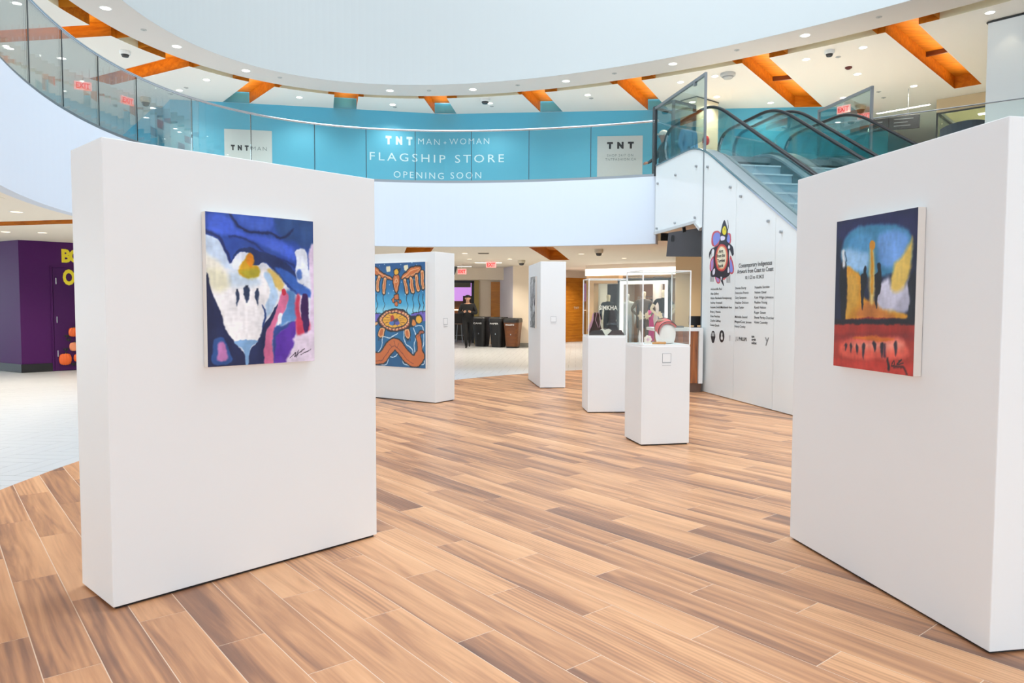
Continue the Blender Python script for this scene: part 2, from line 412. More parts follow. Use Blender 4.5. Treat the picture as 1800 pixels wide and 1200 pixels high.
ART_LEFT = [
  ('P',(226,230,242),[(-0.024,-0.017),(1.031,-0.03),(1.033,1.031),(-0.022,1.018)],0.0014),
  ('P',(236,232,220),[(-0.005,0.213),(0.191,0.328),(0.212,0.538),(0.184,0.691),(0.219,0.817),(0.133,0.691),(0.073,0.567),(-0.009,0.427)],0.0408),
  ('P',(200,218,242),[(-0.003,0.13),(0.119,0.179),(0.216,0.337),(0.305,0.421),(0.201,0.462),(0.128,0.33),(-0.005,0.25)],0.0299),
  ('P',(243,240,243),[(0.114,0.378),(0.267,0.374),(0.424,0.409),(0.506,0.339),(0.574,0.397),(0.629,0.476),(0.642,0.546),(0.529,0.626),(0.487,0.656),(0.496,0.775),(0.457,0.839),(0.363,0.846),(0.232,0.832),(0.157,0.729),(0.097,0.595),(0.05,0.501)],0.019),
  ('P',(205,222,240),[(0.203,0.375),(0.424,0.4),(0.464,0.458),(0.265,0.48),(0.188,0.462)],0.0408),
  ('P',(236,232,205),[(0.016,0.371),(0.139,0.377),(0.201,0.462),(0.112,0.52),(0.026,0.464)],0.0381),
  ('P',(42,76,165),[(-0.012,-0.008),(1.015,-0.011),(1.013,0.179),(0.966,0.305),(0.844,0.515),(0.757,0.485),(0.672,0.415),(0.589,0.356),(0.534,0.323),(0.493,0.311),(0.439,0.333),(0.405,0.332),(0.415,0.292),(0.393,0.254),(0.334,0.245),(0.282,0.258),(0.236,0.293),(0.204,0.326),(0.173,0.281),(0.143,0.216),(0.082,0.162),(-0.009,0.13)],0.0054),
  ('P',(66,98,210),[(0.018,0.027),(0.122,0.01),(0.222,0.042),(0.272,0.096),(0.402,0.127),(0.62,0.146),(0.804,0.208),(0.803,0.29),(0.619,0.226),(0.428,0.175),(0.271,0.153),(0.169,0.149),(0.058,0.136),(0.016,0.11)],0.0218),
  ('P',(40,74,132),[(0.622,0.002),(1.015,-0.003),(1.013,0.169),(0.907,0.194),(0.79,0.158),(0.676,0.133)],0.0299),
  ('P',(60,92,190),[(0.313,0.012),(0.594,0.013),(0.565,0.089),(0.403,0.093),(0.312,0.065)],0.0245),
  ('L',(20,34,84),[(0.21,-0.0),(0.273,0.067),(0.363,0.105),(0.483,0.113),(0.593,0.112),(0.676,0.138),(0.792,0.077)],0.0218,0.0109),
  ('L',(26,40,100),[(-0.003,0.128),(0.094,0.152),(0.155,0.216),(0.204,0.318)],0.0245,0.0109),
  ('L',(28,48,115),[(0.207,0.156),(0.31,0.151),(0.428,0.194),(0.563,0.258),(0.731,0.292),(0.802,0.331)],0.019,0.0109),
  ('P',(26,46,102),[(0.204,0.326),(0.269,0.239),(0.374,0.216),(0.467,0.232),(0.618,0.266),(0.745,0.312),(0.831,0.412),(0.815,0.504),(0.743,0.464),(0.658,0.395),(0.575,0.337),(0.507,0.309),(0.439,0.333),(0.405,0.327),(0.4,0.273),(0.321,0.242),(0.256,0.269)],0.0068),
  ('P',(52,100,190),[(0.617,0.336),(0.744,0.363),(0.874,0.452),(0.964,0.493),(0.963,0.545),(0.873,0.535),(0.8,0.494),(0.7,0.424)],0.0122),
  ('P',(230,236,250),[(0.231,0.356),(0.242,0.303),(0.295,0.253),(0.374,0.25),(0.373,0.303),(0.28,0.359)],0.0054),
  ('P',(212,160,20),[(0.28,0.354),(0.333,0.3),(0.374,0.25),(0.416,0.275),(0.405,0.332),(0.452,0.34),(0.46,0.399),(0.371,0.412),(0.292,0.402)],0.0109),
  ('P',(232,140,8),[(0.354,0.265),(0.4,0.249),(0.418,0.292),(0.398,0.342),(0.359,0.323)],0.0082),
  ('P',(178,165,40),[(0.293,0.373),(0.452,0.355),(0.458,0.404),(0.357,0.416)],0.019),
  ('P',(216,186,105),[(0.547,0.362),(0.616,0.366),(0.7,0.445),(0.671,0.496),(0.615,0.466)],0.0163),
  ('P',(180,208,238),[(0.512,0.388),(0.574,0.387),(0.615,0.466),(0.642,0.546),(0.584,0.637),(0.514,0.676),(0.53,0.576),(0.559,0.497)],0.0109),
  ('P',(230,236,250),[(0.819,0.218),(0.893,0.194),(0.937,0.234),(0.943,0.317),(0.934,0.42),(0.882,0.452),(0.83,0.432),(0.809,0.361),(0.825,0.289)],0.0082),
  ('P',(80,116,190),[(0.824,0.361),(0.868,0.349),(0.867,0.411),(0.823,0.412)],0.0109),
  ('P',(226,206,232),[(0.952,0.244),(1.02,0.21),(1.018,1.009),(0.912,1.004),(0.945,0.806),(0.968,0.535)],0.0136),
  ('P',(88,138,196),[(0.728,0.495),(0.8,0.515),(0.812,0.7),(0.724,0.719),(0.653,0.748),(0.61,0.778),(0.654,0.688),(0.726,0.597)],0.0163),
  ('P',(34,66,130),[(0.488,0.596),(0.515,0.636),(0.513,0.726),(0.485,0.775),(0.501,0.676)],0.0054),
  ('P',(18,30,76),[(-0.009,0.422),(0.05,0.501),(0.097,0.614),(0.157,0.749),(0.219,0.827),(0.296,0.898),(0.336,1.002),(-0.01,1.009)],0.0054),
  ('P',(40,80,146),[(0.04,0.974),(0.055,0.841),(0.106,0.807),(0.165,0.845),(0.201,0.976)],0.0082),
  ('P',(196,124,184),[(0.09,0.952),(0.092,0.852),(0.13,0.834),(0.161,0.869),(0.168,0.951)],0.0122),
  ('P',(22,36,86),[(0.357,1.0),(0.368,0.9),(0.43,0.853),(0.485,0.775),(0.528,0.706),(0.641,0.597),(0.611,0.677),(0.54,0.756),(0.512,0.826),(0.511,1.008)],0.0054),
  ('P',(122,164,208),[(0.232,0.837),(0.443,0.839),(0.369,0.89),(0.357,1.003),(0.331,1.002),(0.309,0.898)],0.0054),
  ('P',(216,112,154),[(0.506,1.008),(0.505,0.845),(0.541,0.746),(0.626,0.647),(0.656,0.556),(0.685,0.506),(0.745,0.525),(0.726,0.597),(0.668,0.678),(0.61,0.748),(0.581,0.848),(0.586,1.012)],0.0082),
  ('P',(240,240,250),[(0.647,0.667),(0.682,0.658),(0.667,0.718),(0.632,0.738)],0.0082),
  ('P',(208,44,70),[(0.682,0.487),(0.706,0.483),(0.725,0.5),(0.716,0.526),(0.691,0.532),(0.679,0.511)],0.0041),
  ('P',(44,70,140),[(0.589,0.777),(0.667,0.739),(0.812,0.71),(0.797,0.741),(0.666,0.779),(0.623,0.849),(0.599,0.998),(0.585,0.997)],0.0109),
  ('P',(92,46,166),[(0.623,0.803),(0.724,0.75),(0.812,0.715),(0.795,0.865),(0.72,1.001),(0.595,1.005),(0.608,0.879)],0.0122),
  ('P',(206,60,92),[(0.814,0.535),(0.852,0.535),(0.864,0.68),(0.95,0.712),(0.945,0.791),(0.832,0.816),(0.809,0.7)],0.0163),
  ('P',(58,24,88),[(0.87,0.545),(0.911,0.519),(0.943,0.556),(0.94,0.796),(0.9,0.795),(0.874,0.701)],0.0068),
  ('P',(232,216,236),[(0.795,0.828),(1.028,0.803),(1.034,1.021),(0.72,1.006),(0.795,0.885)],0.0163),
  ('P',(30,48,84),[(0.268,0.499),(0.285,0.516),(0.284,0.551),(0.273,0.588),(0.266,0.607),(0.257,0.578),(0.25,0.551),(0.251,0.517)],0.0068),
  ('P',(30,48,84),[(0.35,0.469),(0.372,0.487),(0.371,0.522),(0.357,0.567),(0.348,0.586),(0.335,0.557),(0.326,0.522),(0.327,0.487)],0.0068),
  ('P',(30,48,84),[(0.443,0.494),(0.46,0.511),(0.459,0.547),(0.448,0.576),(0.441,0.596),(0.431,0.567),(0.424,0.547),(0.425,0.512)],0.0068),
  ('L',(22,34,60),[(0.267,0.495),(0.267,0.505)],0.015,0.0054),
  ('L',(22,34,60),[(0.351,0.465),(0.351,0.475)],0.015,0.0054),
  ('L',(22,34,60),[(0.445,0.49),(0.445,0.5)],0.015,0.0054),
  ('L',(40,30,50),[(0.75,0.966),(0.809,0.937),(0.794,0.963),(0.898,0.91)],0.0068,0.0027),
  ('L',(40,30,50),[(0.86,0.95),(0.958,0.912)],0.0068,0.0027),
  ('L',(40,30,50),[(0.808,0.968),(0.838,0.918)],0.0068,0.0027)]
ART_WOODLAND = [
  ('P',(18,104,160),[(-0.039,-0.053),(1.044,-0.027),(1.049,1.026),(-0.039,1.056)],0.0023),
  ('P',(20,82,140),[(-0.039,-0.053),(1.044,-0.027),(1.044,0.096),(-0.039,0.077)],0.0922),
  ('P',(70,170,215),[(-0.039,0.311),(1.045,0.319),(1.046,0.492),(-0.039,0.494)],0.1152),
  ('P',(140,210,232),[(-0.039,0.429),(1.046,0.43),(1.046,0.489),(-0.039,0.491)],0.0553),
  ('P',(110,90,190),[(-0.039,0.487),(0.178,0.491),(0.343,0.519),(0.712,0.511),(0.802,0.482),(1.046,0.461),(1.047,0.591),(0.802,0.593),(0.506,0.607),(0.178,0.597),(-0.039,0.598)],0.0035),
  ('L',(16,16,20),[(-0.039,0.491),(0.178,0.488),(0.296,0.48)],0.0092,0.0035),
  ('L',(16,16,20),[(0.757,0.49),(0.891,0.47),(1.046,0.457)],0.0092,0.0035),
  ('L',(16,16,20),[(0.802,0.593),(1.047,0.573)],0.0092,0.0035),
  ('P',(16,100,150),[(-0.039,0.618),(0.178,0.599),(0.506,0.646),(0.78,0.599),(1.047,0.576),(1.049,1.026),(-0.039,1.056)],0.0035),
  ('P',(14,84,132),[(-0.039,0.886),(1.048,0.864),(1.049,1.026),(-0.039,1.056)],0.1152),
  ('L',(16,16,20),[(0.161,0.3),(0.147,0.351),(0.173,0.403),(0.151,0.455),(0.161,0.483)],0.0092,0.0035),
  ('L',(16,16,20),[(0.286,0.301),(0.272,0.352),(0.298,0.403),(0.277,0.455),(0.287,0.483)],0.0092,0.0035),
  ('L',(16,16,20),[(0.695,0.304),(0.682,0.354),(0.707,0.404),(0.687,0.455),(0.696,0.482)],0.0092,0.0035),
  ('L',(16,16,20),[(0.797,0.304),(0.784,0.354),(0.808,0.405),(0.788,0.455),(0.797,0.482)],0.0092,0.0035),
  ('L',(16,16,20),[(0.895,0.305),(0.882,0.355),(0.907,0.405),(0.887,0.455),(0.896,0.482)],0.0092,0.0035),
  ('L',(16,16,20),[(0.962,0.306),(0.949,0.355),(0.973,0.405),(0.953,0.455),(0.962,0.482)],0.0092,0.0035),
  ('P',(240,228,190),[(0.342,0.033),(0.398,0.031),(0.412,0.057),(0.394,0.082),(0.347,0.079),(0.335,0.056)],0.0035),
  ('P',(240,228,190),[(0.645,0.03),(0.699,0.028),(0.713,0.054),(0.695,0.079),(0.649,0.075),(0.638,0.052)],0.0035),
  ('L',(190,220,240),[(0.213,0.024),(0.215,0.025)],0.0115,0.0046),
  ('L',(190,220,240),[(0.295,0.013),(0.298,0.014)],0.0115,0.0046),
  ('L',(190,220,240),[(0.778,0.01),(0.78,0.011)],0.0115,0.0046),
  ('L',(190,220,240),[(0.856,0.03),(0.858,0.032)],0.0115,0.0046),
  ('L',(190,220,240),[(0.389,0.212),(0.392,0.213)],0.0115,0.0046),
  ('L',(190,220,240),[(0.597,0.189),(0.599,0.19)],0.0115,0.0046),
  ('L',(190,220,240),[(0.459,0.264),(0.462,0.265)],0.0115,0.0046),
  ('L',(190,220,240),[(0.666,0.303),(0.668,0.305)],0.0115,0.0046),
  ('L',(190,220,240),[(0.366,0.288),(0.369,0.29)],0.0115,0.0046),
  ('L',(190,220,240),[(0.801,0.161),(0.803,0.162)],0.0115,0.0046),
  ('L',(190,220,240),[(0.177,0.12),(0.18,0.121)],0.0115,0.0046),
  ('L',(190,220,240),[(0.585,0.019),(0.588,0.02)],0.0115,0.0046),
  ('L',(190,220,240),[(0.934,0.057),(0.936,0.058)],0.0115,0.0046),
  ('L',(190,220,240),[(0.957,0.281),(0.959,0.282)],0.0115,0.0046),
  ('L',(190,220,240),[(0.314,0.109),(0.317,0.11)],0.0115,0.0046),
  ('L',(190,220,240),[(0.733,0.091),(0.735,0.092)],0.0115,0.0046),
  ('L',(16,16,20),[(0.137,0.039),(0.225,0.082),(0.343,0.122),(0.44,0.147),(0.413,0.159),(0.296,0.15),(0.177,0.12),(0.12,0.093),(0.137,0.039)],0.0323,0.0046),
  ('P',(206,108,44),[(0.137,0.039),(0.225,0.082),(0.343,0.122),(0.44,0.147),(0.413,0.159),(0.296,0.15),(0.177,0.12),(0.12,0.093)],0.0035),
  ('L',(16,16,20),[(0.597,0.154),(0.665,0.102),(0.756,0.06),(0.867,0.041),(0.925,0.054),(0.903,0.091),(0.801,0.129),(0.688,0.153),(0.597,0.154)],0.0323,0.0046),
  ('P',(206,108,44),[(0.597,0.154),(0.665,0.102),(0.756,0.06),(0.867,0.041),(0.925,0.054),(0.903,0.091),(0.801,0.129),(0.688,0.153)],0.0035),
  ('L',(236,176,120),[(0.154,0.068),(0.272,0.115),(0.413,0.149)],0.0115,0.0046),
  ('L',(236,176,120),[(0.631,0.146),(0.756,0.085),(0.89,0.058)],0.0115,0.0046),
  ('L',(236,176,120),[(0.647,0.152),(0.801,0.117),(0.908,0.069)],0.0092,0.0046),
  ('L',(16,16,20),[(0.201,0.133),(0.185,0.194),(0.182,0.255)],0.0783,0.0046),
  ('L',(236,176,120),[(0.201,0.133),(0.185,0.194),(0.182,0.255)],0.0484,0.0046),
  ('L',(206,108,44),[(0.201,0.143),(0.187,0.194),(0.182,0.247)],0.023,0.0046),
  ('L',(16,16,20),[(0.307,0.16),(0.292,0.221),(0.291,0.281)],0.0783,0.0046),
  ('L',(236,176,120),[(0.307,0.16),(0.292,0.221),(0.291,0.281)],0.0484,0.0046),
  ('L',(206,108,44),[(0.307,0.17),(0.295,0.221),(0.291,0.274)],0.023,0.0046),
  ('L',(16,16,20),[(0.661,0.171),(0.67,0.223),(0.693,0.276)],0.0783,0.0046),
  ('L',(236,176,120),[(0.661,0.171),(0.67,0.223),(0.693,0.276)],0.0484,0.0046),
  ('L',(206,108,44),[(0.661,0.181),(0.672,0.224),(0.693,0.268)],0.023,0.0046),
  ('L',(16,16,20),[(0.76,0.16),(0.77,0.218),(0.792,0.277)],0.0783,0.0046),
  ('L',(236,176,120),[(0.76,0.16),(0.77,0.218),(0.792,0.277)],0.0484,0.0046),
  ('L',(206,108,44),[(0.76,0.17),(0.772,0.218),(0.792,0.269)],0.023,0.0046),
  ('L',(16,16,20),[(0.85,0.136),(0.859,0.199),(0.882,0.261)],0.0783,0.0046),
  ('L',(236,176,120),[(0.85,0.136),(0.859,0.199),(0.882,0.261)],0.0484,0.0046),
  ('L',(206,108,44),[(0.85,0.146),(0.861,0.199),(0.882,0.254)],0.023,0.0046),
  ('L',(16,16,20),[(0.948,0.101),(0.948,0.172),(0.961,0.243)],0.0783,0.0046),
  ('L',(236,176,120),[(0.948,0.101),(0.948,0.172),(0.961,0.243)],0.0484,0.0046),
  ('L',(206,108,44),[(0.948,0.11),(0.95,0.172),(0.961,0.236)],0.023,0.0046),
  ('L',(16,16,20),[(0.464,0.13),(0.505,0.12),(0.551,0.132),(0.556,0.201),(0.529,0.28),(0.501,0.279),(0.464,0.2),(0.464,0.13)],0.0323,0.0046),
  ('P',(206,108,44),[(0.464,0.13),(0.505,0.12),(0.551,0.132),(0.556,0.201),(0.529,0.28),(0.501,0.279),(0.464,0.2)],0.0035),
  ('L',(236,176,120),[(0.51,0.137),(0.482,0.2),(0.512,0.271),(0.538,0.201),(0.512,0.137)],0.0069,0.0035),
  ('L',(236,196,150),[(0.496,0.163),(0.524,0.163),(0.524,0.183),(0.496,0.183),(0.496,0.163)],0.0069,0.0035),
  ('L',(16,16,20),[(0.473,0.073),(0.505,0.059),(0.537,0.072),(0.542,0.102),(0.505,0.115),(0.473,0.101),(0.473,0.073)],0.0276,0.0046),
  ('P',(240,180,40),[(0.473,0.073),(0.505,0.059),(0.537,0.072),(0.542,0.102),(0.505,0.115),(0.473,0.101)],0.0035),
  ('L',(16,16,20),[(0.54,0.075),(0.579,0.063),(0.556,0.094)],0.0138,0.0046),
  ('L',(16,16,20),[(0.482,0.315),(0.54,0.309),(0.543,0.347),(0.506,0.356),(0.483,0.343),(0.482,0.315)],0.0276,0.0046),
  ('P',(206,108,44),[(0.482,0.315),(0.54,0.309),(0.543,0.347),(0.506,0.356),(0.483,0.343)],0.0035),
  ('L',(16,16,20),[(0.441,0.353),(0.473,0.343),(0.478,0.376),(0.455,0.383),(0.441,0.353)],0.0184,0.0046),
  ('P',(206,108,44),[(0.441,0.353),(0.473,0.343),(0.478,0.376),(0.455,0.383)],0.0035),
  ('L',(16,16,20),[(0.556,0.356),(0.588,0.361),(0.579,0.384),(0.556,0.379),(0.556,0.356)],0.0184,0.0046),
  ('P',(206,108,44),[(0.556,0.356),(0.588,0.361),(0.579,0.384),(0.556,0.379)],0.0035),
  ('L',(16,16,20),[(0.487,0.381),(0.529,0.376),(0.533,0.406),(0.506,0.411),(0.487,0.401),(0.487,0.381)],0.0184,0.0046),
  ('P',(206,108,44),[(0.487,0.381),(0.529,0.376),(0.533,0.406),(0.506,0.411),(0.487,0.401)],0.0035),
  ('P',(16,16,20),[(0.173,0.545),(0.249,0.48),(0.39,0.442),(0.529,0.434),(0.644,0.455),(0.746,0.505),(0.78,0.555),(0.757,0.606),(0.667,0.644),(0.506,0.663),(0.343,0.655),(0.225,0.622),(0.178,0.584)],0.0035),
  ('P',(150,60,34),[(0.206,0.545),(0.273,0.493),(0.39,0.457),(0.529,0.45),(0.632,0.47),(0.723,0.515),(0.753,0.558),(0.723,0.6),(0.644,0.632),(0.506,0.648),(0.355,0.639),(0.249,0.609),(0.211,0.577)],0.0035),
  ('L',(236,176,120),[(0.719,0.549),(0.732,0.549)],0.0253,0.0046),
  ('L',(236,176,120),[(0.712,0.569),(0.725,0.569)],0.0253,0.0046),
  ('L',(236,176,120),[(0.691,0.589),(0.705,0.588)],0.0253,0.0046),
  ('L',(236,176,120),[(0.658,0.606),(0.672,0.605)],0.0253,0.0046),
  ('L',(236,176,120),[(0.615,0.619),(0.629,0.619)],0.0253,0.0046),
  ('L',(236,176,120),[(0.563,0.629),(0.577,0.629)],0.0253,0.0046),
  ('L',(236,176,120),[(0.506,0.635),(0.52,0.635)],0.0253,0.0046),
  ('L',(236,176,120),[(0.447,0.635),(0.46,0.635)],0.0253,0.0046),
  ('L',(236,176,120),[(0.389,0.631),(0.403,0.631)],0.0253,0.0046),
  ('L',(236,176,120),[(0.336,0.622),(0.35,0.621)],0.0253,0.0046),
  ('L',(236,176,120),[(0.291,0.608),(0.305,0.608)],0.0253,0.0046),
  ('L',(236,176,120),[(0.256,0.591),(0.271,0.591)],0.0253,0.0046),
  ('L',(236,176,120),[(0.235,0.572),(0.249,0.572)],0.0253,0.0046),
  ('L',(236,176,120),[(0.228,0.551),(0.242,0.551)],0.0253,0.0046),
  ('L',(236,176,120),[(0.235,0.531),(0.249,0.531)],0.0253,0.0046),
  ('L',(236,176,120),[(0.256,0.511),(0.27,0.511)],0.0253,0.0046),
  ('L',(236,176,120),[(0.291,0.494),(0.305,0.494)],0.0253,0.0046),
  ('L',(236,176,120),[(0.336,0.48),(0.35,0.48)],0.0253,0.0046),
  ('L',(236,176,120),[(0.388,0.47),(0.402,0.47)],0.0253,0.0046),
  ('L',(236,176,120),[(0.446,0.466),(0.46,0.466)],0.0253,0.0046),
  ('L',(236,176,120),[(0.505,0.465),(0.519,0.465)],0.0253,0.0046),
  ('L',(236,176,120),[(0.563,0.47),(0.576,0.47)],0.0253,0.0046),
  ('L',(236,176,120),[(0.614,0.48),(0.628,0.48)],0.0253,0.0046),
  ('L',(236,176,120),[(0.658,0.493),(0.672,0.493)],0.0253,0.0046),
  ('L',(236,176,120),[(0.691,0.51),(0.705,0.51)],0.0253,0.0046),
  ('L',(236,176,120),[(0.712,0.529),(0.725,0.529)],0.0253,0.0046),
  ('L',(16,16,20),[(0.261,0.551),(0.331,0.5),(0.483,0.475),(0.632,0.503),(0.701,0.553),(0.633,0.6),(0.483,0.625),(0.332,0.609),(0.261,0.551)],0.0138,0.0035),
  ('P',(238,176,40),[(0.268,0.551),(0.336,0.503),(0.483,0.48),(0.625,0.505),(0.692,0.553),(0.626,0.596),(0.483,0.62),(0.336,0.605)],0.0035),
  ('L',(150,80,20),[(0.566,0.55),(0.676,0.549)],0.0069,0.0035),
  ('L',(150,80,20),[(0.558,0.565),(0.657,0.577)],0.0069,0.0035),
  ('L',(150,80,20),[(0.535,0.578),(0.604,0.599)],0.0069,0.0035),
  ('L',(150,80,20),[(0.502,0.585),(0.526,0.612)],0.0069,0.0035),
  ('L',(150,80,20),[(0.464,0.585),(0.44,0.613)],0.0069,0.0035),
  ('L',(150,80,20),[(0.431,0.578),(0.361,0.601)],0.0069,0.0035),
  ('L',(150,80,20),[(0.408,0.566),(0.306,0.579)],0.0069,0.0035),
  ('L',(150,80,20),[(0.399,0.551),(0.287,0.551)],0.0069,0.0035),
  ('L',(150,80,20),[(0.408,0.535),(0.306,0.523)],0.0069,0.0035),
  ('L',(150,80,20),[(0.431,0.522),(0.361,0.501)],0.0069,0.0035),
  ('L',(150,80,20),[(0.464,0.515),(0.44,0.488)],0.0069,0.0035),
  ('L',(150,80,20),[(0.501,0.515),(0.526,0.488)],0.0069,0.0035),
  ('L',(150,80,20),[(0.535,0.522),(0.603,0.5)],0.0069,0.0035),
  ('L',(150,80,20),[(0.558,0.534),(0.657,0.522)],0.0069,0.0035),
  ('P',(238,176,40),[(0.413,0.519),(0.487,0.49),(0.548,0.518),(0.538,0.569),(0.432,0.576)],0.0046),
  ('P',(180,50,30),[(0.409,0.506),(0.45,0.501),(0.469,0.544),(0.437,0.576),(0.404,0.557)],0.0035),
  ('P',(60,60,90),[(0.46,0.544),(0.529,0.531),(0.548,0.575),(0.483,0.597),(0.413,0.59)],0.0035),
  ('P',(70,110,180),[(0.39,0.57),(0.46,0.563),(0.455,0.598),(0.39,0.593)],0.0035),
  ('P',(90,90,170),[(0.483,0.569),(0.541,0.556),(0.557,0.589),(0.497,0.6)],0.0035),
  ('P',(16,16,20),[(0.735,0.518),(0.824,0.505),(0.88,0.49),(0.94,0.507),(0.949,0.548),(0.91,0.577),(0.847,0.582),(0.802,0.605),(0.746,0.608)],0.0035),
  ('P',(226,140,60),[(0.784,0.555),(0.807,0.54),(0.843,0.574),(0.825,0.595),(0.775,0.595)],0.0035),
  ('P',(240,180,40),[(0.851,0.517),(0.896,0.505),(0.927,0.523),(0.927,0.557),(0.892,0.575),(0.852,0.561)],0.0035),
  ('L',(16,16,20),[(0.221,0.635),(0.292,0.637),(0.287,0.699),(0.235,0.72),(0.187,0.707),(0.192,0.668),(0.221,0.635)],0.0276,0.0046),
  ('P',(236,176,120),[(0.221,0.635),(0.292,0.637),(0.287,0.699),(0.235,0.72),(0.187,0.707),(0.192,0.668)],0.0035),
  ('L',(16,16,20),[(0.649,0.647),(0.717,0.634),(0.735,0.694),(0.722,0.722),(0.672,0.714),(0.649,0.647)],0.0276,0.0046),
  ('P',(236,176,120),[(0.649,0.647),(0.717,0.634),(0.735,0.694),(0.722,0.722),(0.672,0.714)],0.0035),
  ('P',(206,108,44),[(0.225,0.645),(0.273,0.648),(0.268,0.697),(0.23,0.707),(0.206,0.693)],0.0046),
  ('P',(206,108,44),[(0.667,0.657),(0.703,0.646),(0.719,0.694),(0.708,0.709),(0.681,0.701)],0.0046),
  ('L',(16,16,20),[(0.192,0.726),(0.187,0.754)],0.0069,0.0035),
  ('L',(16,16,20),[(0.211,0.726),(0.206,0.754)],0.0069,0.0035),
  ('L',(16,16,20),[(0.235,0.725),(0.23,0.754)],0.0069,0.0035),
  ('L',(16,16,20),[(0.685,0.72),(0.681,0.748)],0.0069,0.0035),
  ('L',(16,16,20),[(0.708,0.719),(0.704,0.747)],0.0069,0.0035),
  ('L',(16,16,20),[(0.731,0.719),(0.726,0.747)],0.0069,0.0035),
  ('L',(16,16,20),[(0.753,0.719),(0.749,0.747)],0.0069,0.0035),
  ('L',(16,16,20),[(0.106,0.578),(0.159,0.574),(0.173,0.584),(0.144,0.6),(0.106,0.6),(0.106,0.578)],0.0184,0.0046),
  ('P',(236,176,120),[(0.106,0.578),(0.159,0.574),(0.173,0.584),(0.144,0.6),(0.106,0.6)],0.0035),
  ('L',(230,240,246),[(0.178,0.869),(0.249,0.803),(0.273,0.712),(0.39,0.723),(0.529,0.677)],0.0115,0.0046),
  ('L',(230,240,246),[(0.633,0.657),(0.656,0.758),(0.781,0.826),(0.792,0.882)],0.0115,0.0046),
  ('L',(230,240,246),[(0.802,0.618),(0.836,0.693),(0.814,0.794),(0.848,0.881)],0.0115,0.0046),
  ('L',(230,240,246),[(0.391,0.903),(0.461,0.908),(0.541,0.862)],0.0115,0.0046),
  ('L',(230,240,246),[(0.576,0.886),(0.645,0.967),(0.736,0.982)],0.0115,0.0046),
  ('L',(230,240,246),[(0.154,0.986),(0.32,0.979),(0.367,0.929)],0.0115,0.0046),
  ('L',(230,240,246),[(0.836,0.599),(0.959,0.617),(0.97,0.754),(0.937,0.842),(0.978,0.953),(0.871,0.966)],0.0115,0.0046),
  ('L',(16,16,20),[(0.082,0.929),(0.202,0.926),(0.297,0.892),(0.379,0.82),(0.472,0.78),(0.564,0.81),(0.645,0.872),(0.758,0.927),(0.848,0.931),(0.904,0.88)],0.1751,0.0046),
  ('L',(16,16,20),[(0.904,0.88),(0.897,0.767),(0.874,0.705)],0.0922,0.0046),
  ('L',(16,16,20),[(0.874,0.705),(0.91,0.661),(0.959,0.656)],0.0507,0.0046),
  ('L',(206,108,44),[(0.082,0.929),(0.202,0.926),(0.297,0.892),(0.379,0.82),(0.472,0.78),(0.564,0.81),(0.645,0.872),(0.758,0.927),(0.848,0.931),(0.904,0.88)],0.1429,0.0046),
  ('L',(206,108,44),[(0.904,0.88),(0.897,0.767),(0.874,0.705)],0.0622,0.0046),
  ('L',(170,90,60),[(0.874,0.705),(0.91,0.661),(0.959,0.656)],0.0253,0.0046),
  ('L',(120,50,26),[(0.106,0.954),(0.226,0.945),(0.32,0.892),(0.414,0.819),(0.484,0.805),(0.576,0.848),(0.69,0.922),(0.804,0.957)],0.0092,0.0035),
  ('L',(120,50,26),[(0.46,0.748),(0.479,0.799)],0.0069,0.0035),
  ('L',(120,50,26),[(0.39,0.781),(0.425,0.813)],0.0069,0.0035),
  ('L',(120,50,26),[(0.541,0.772),(0.518,0.817)],0.0069,0.0035)]
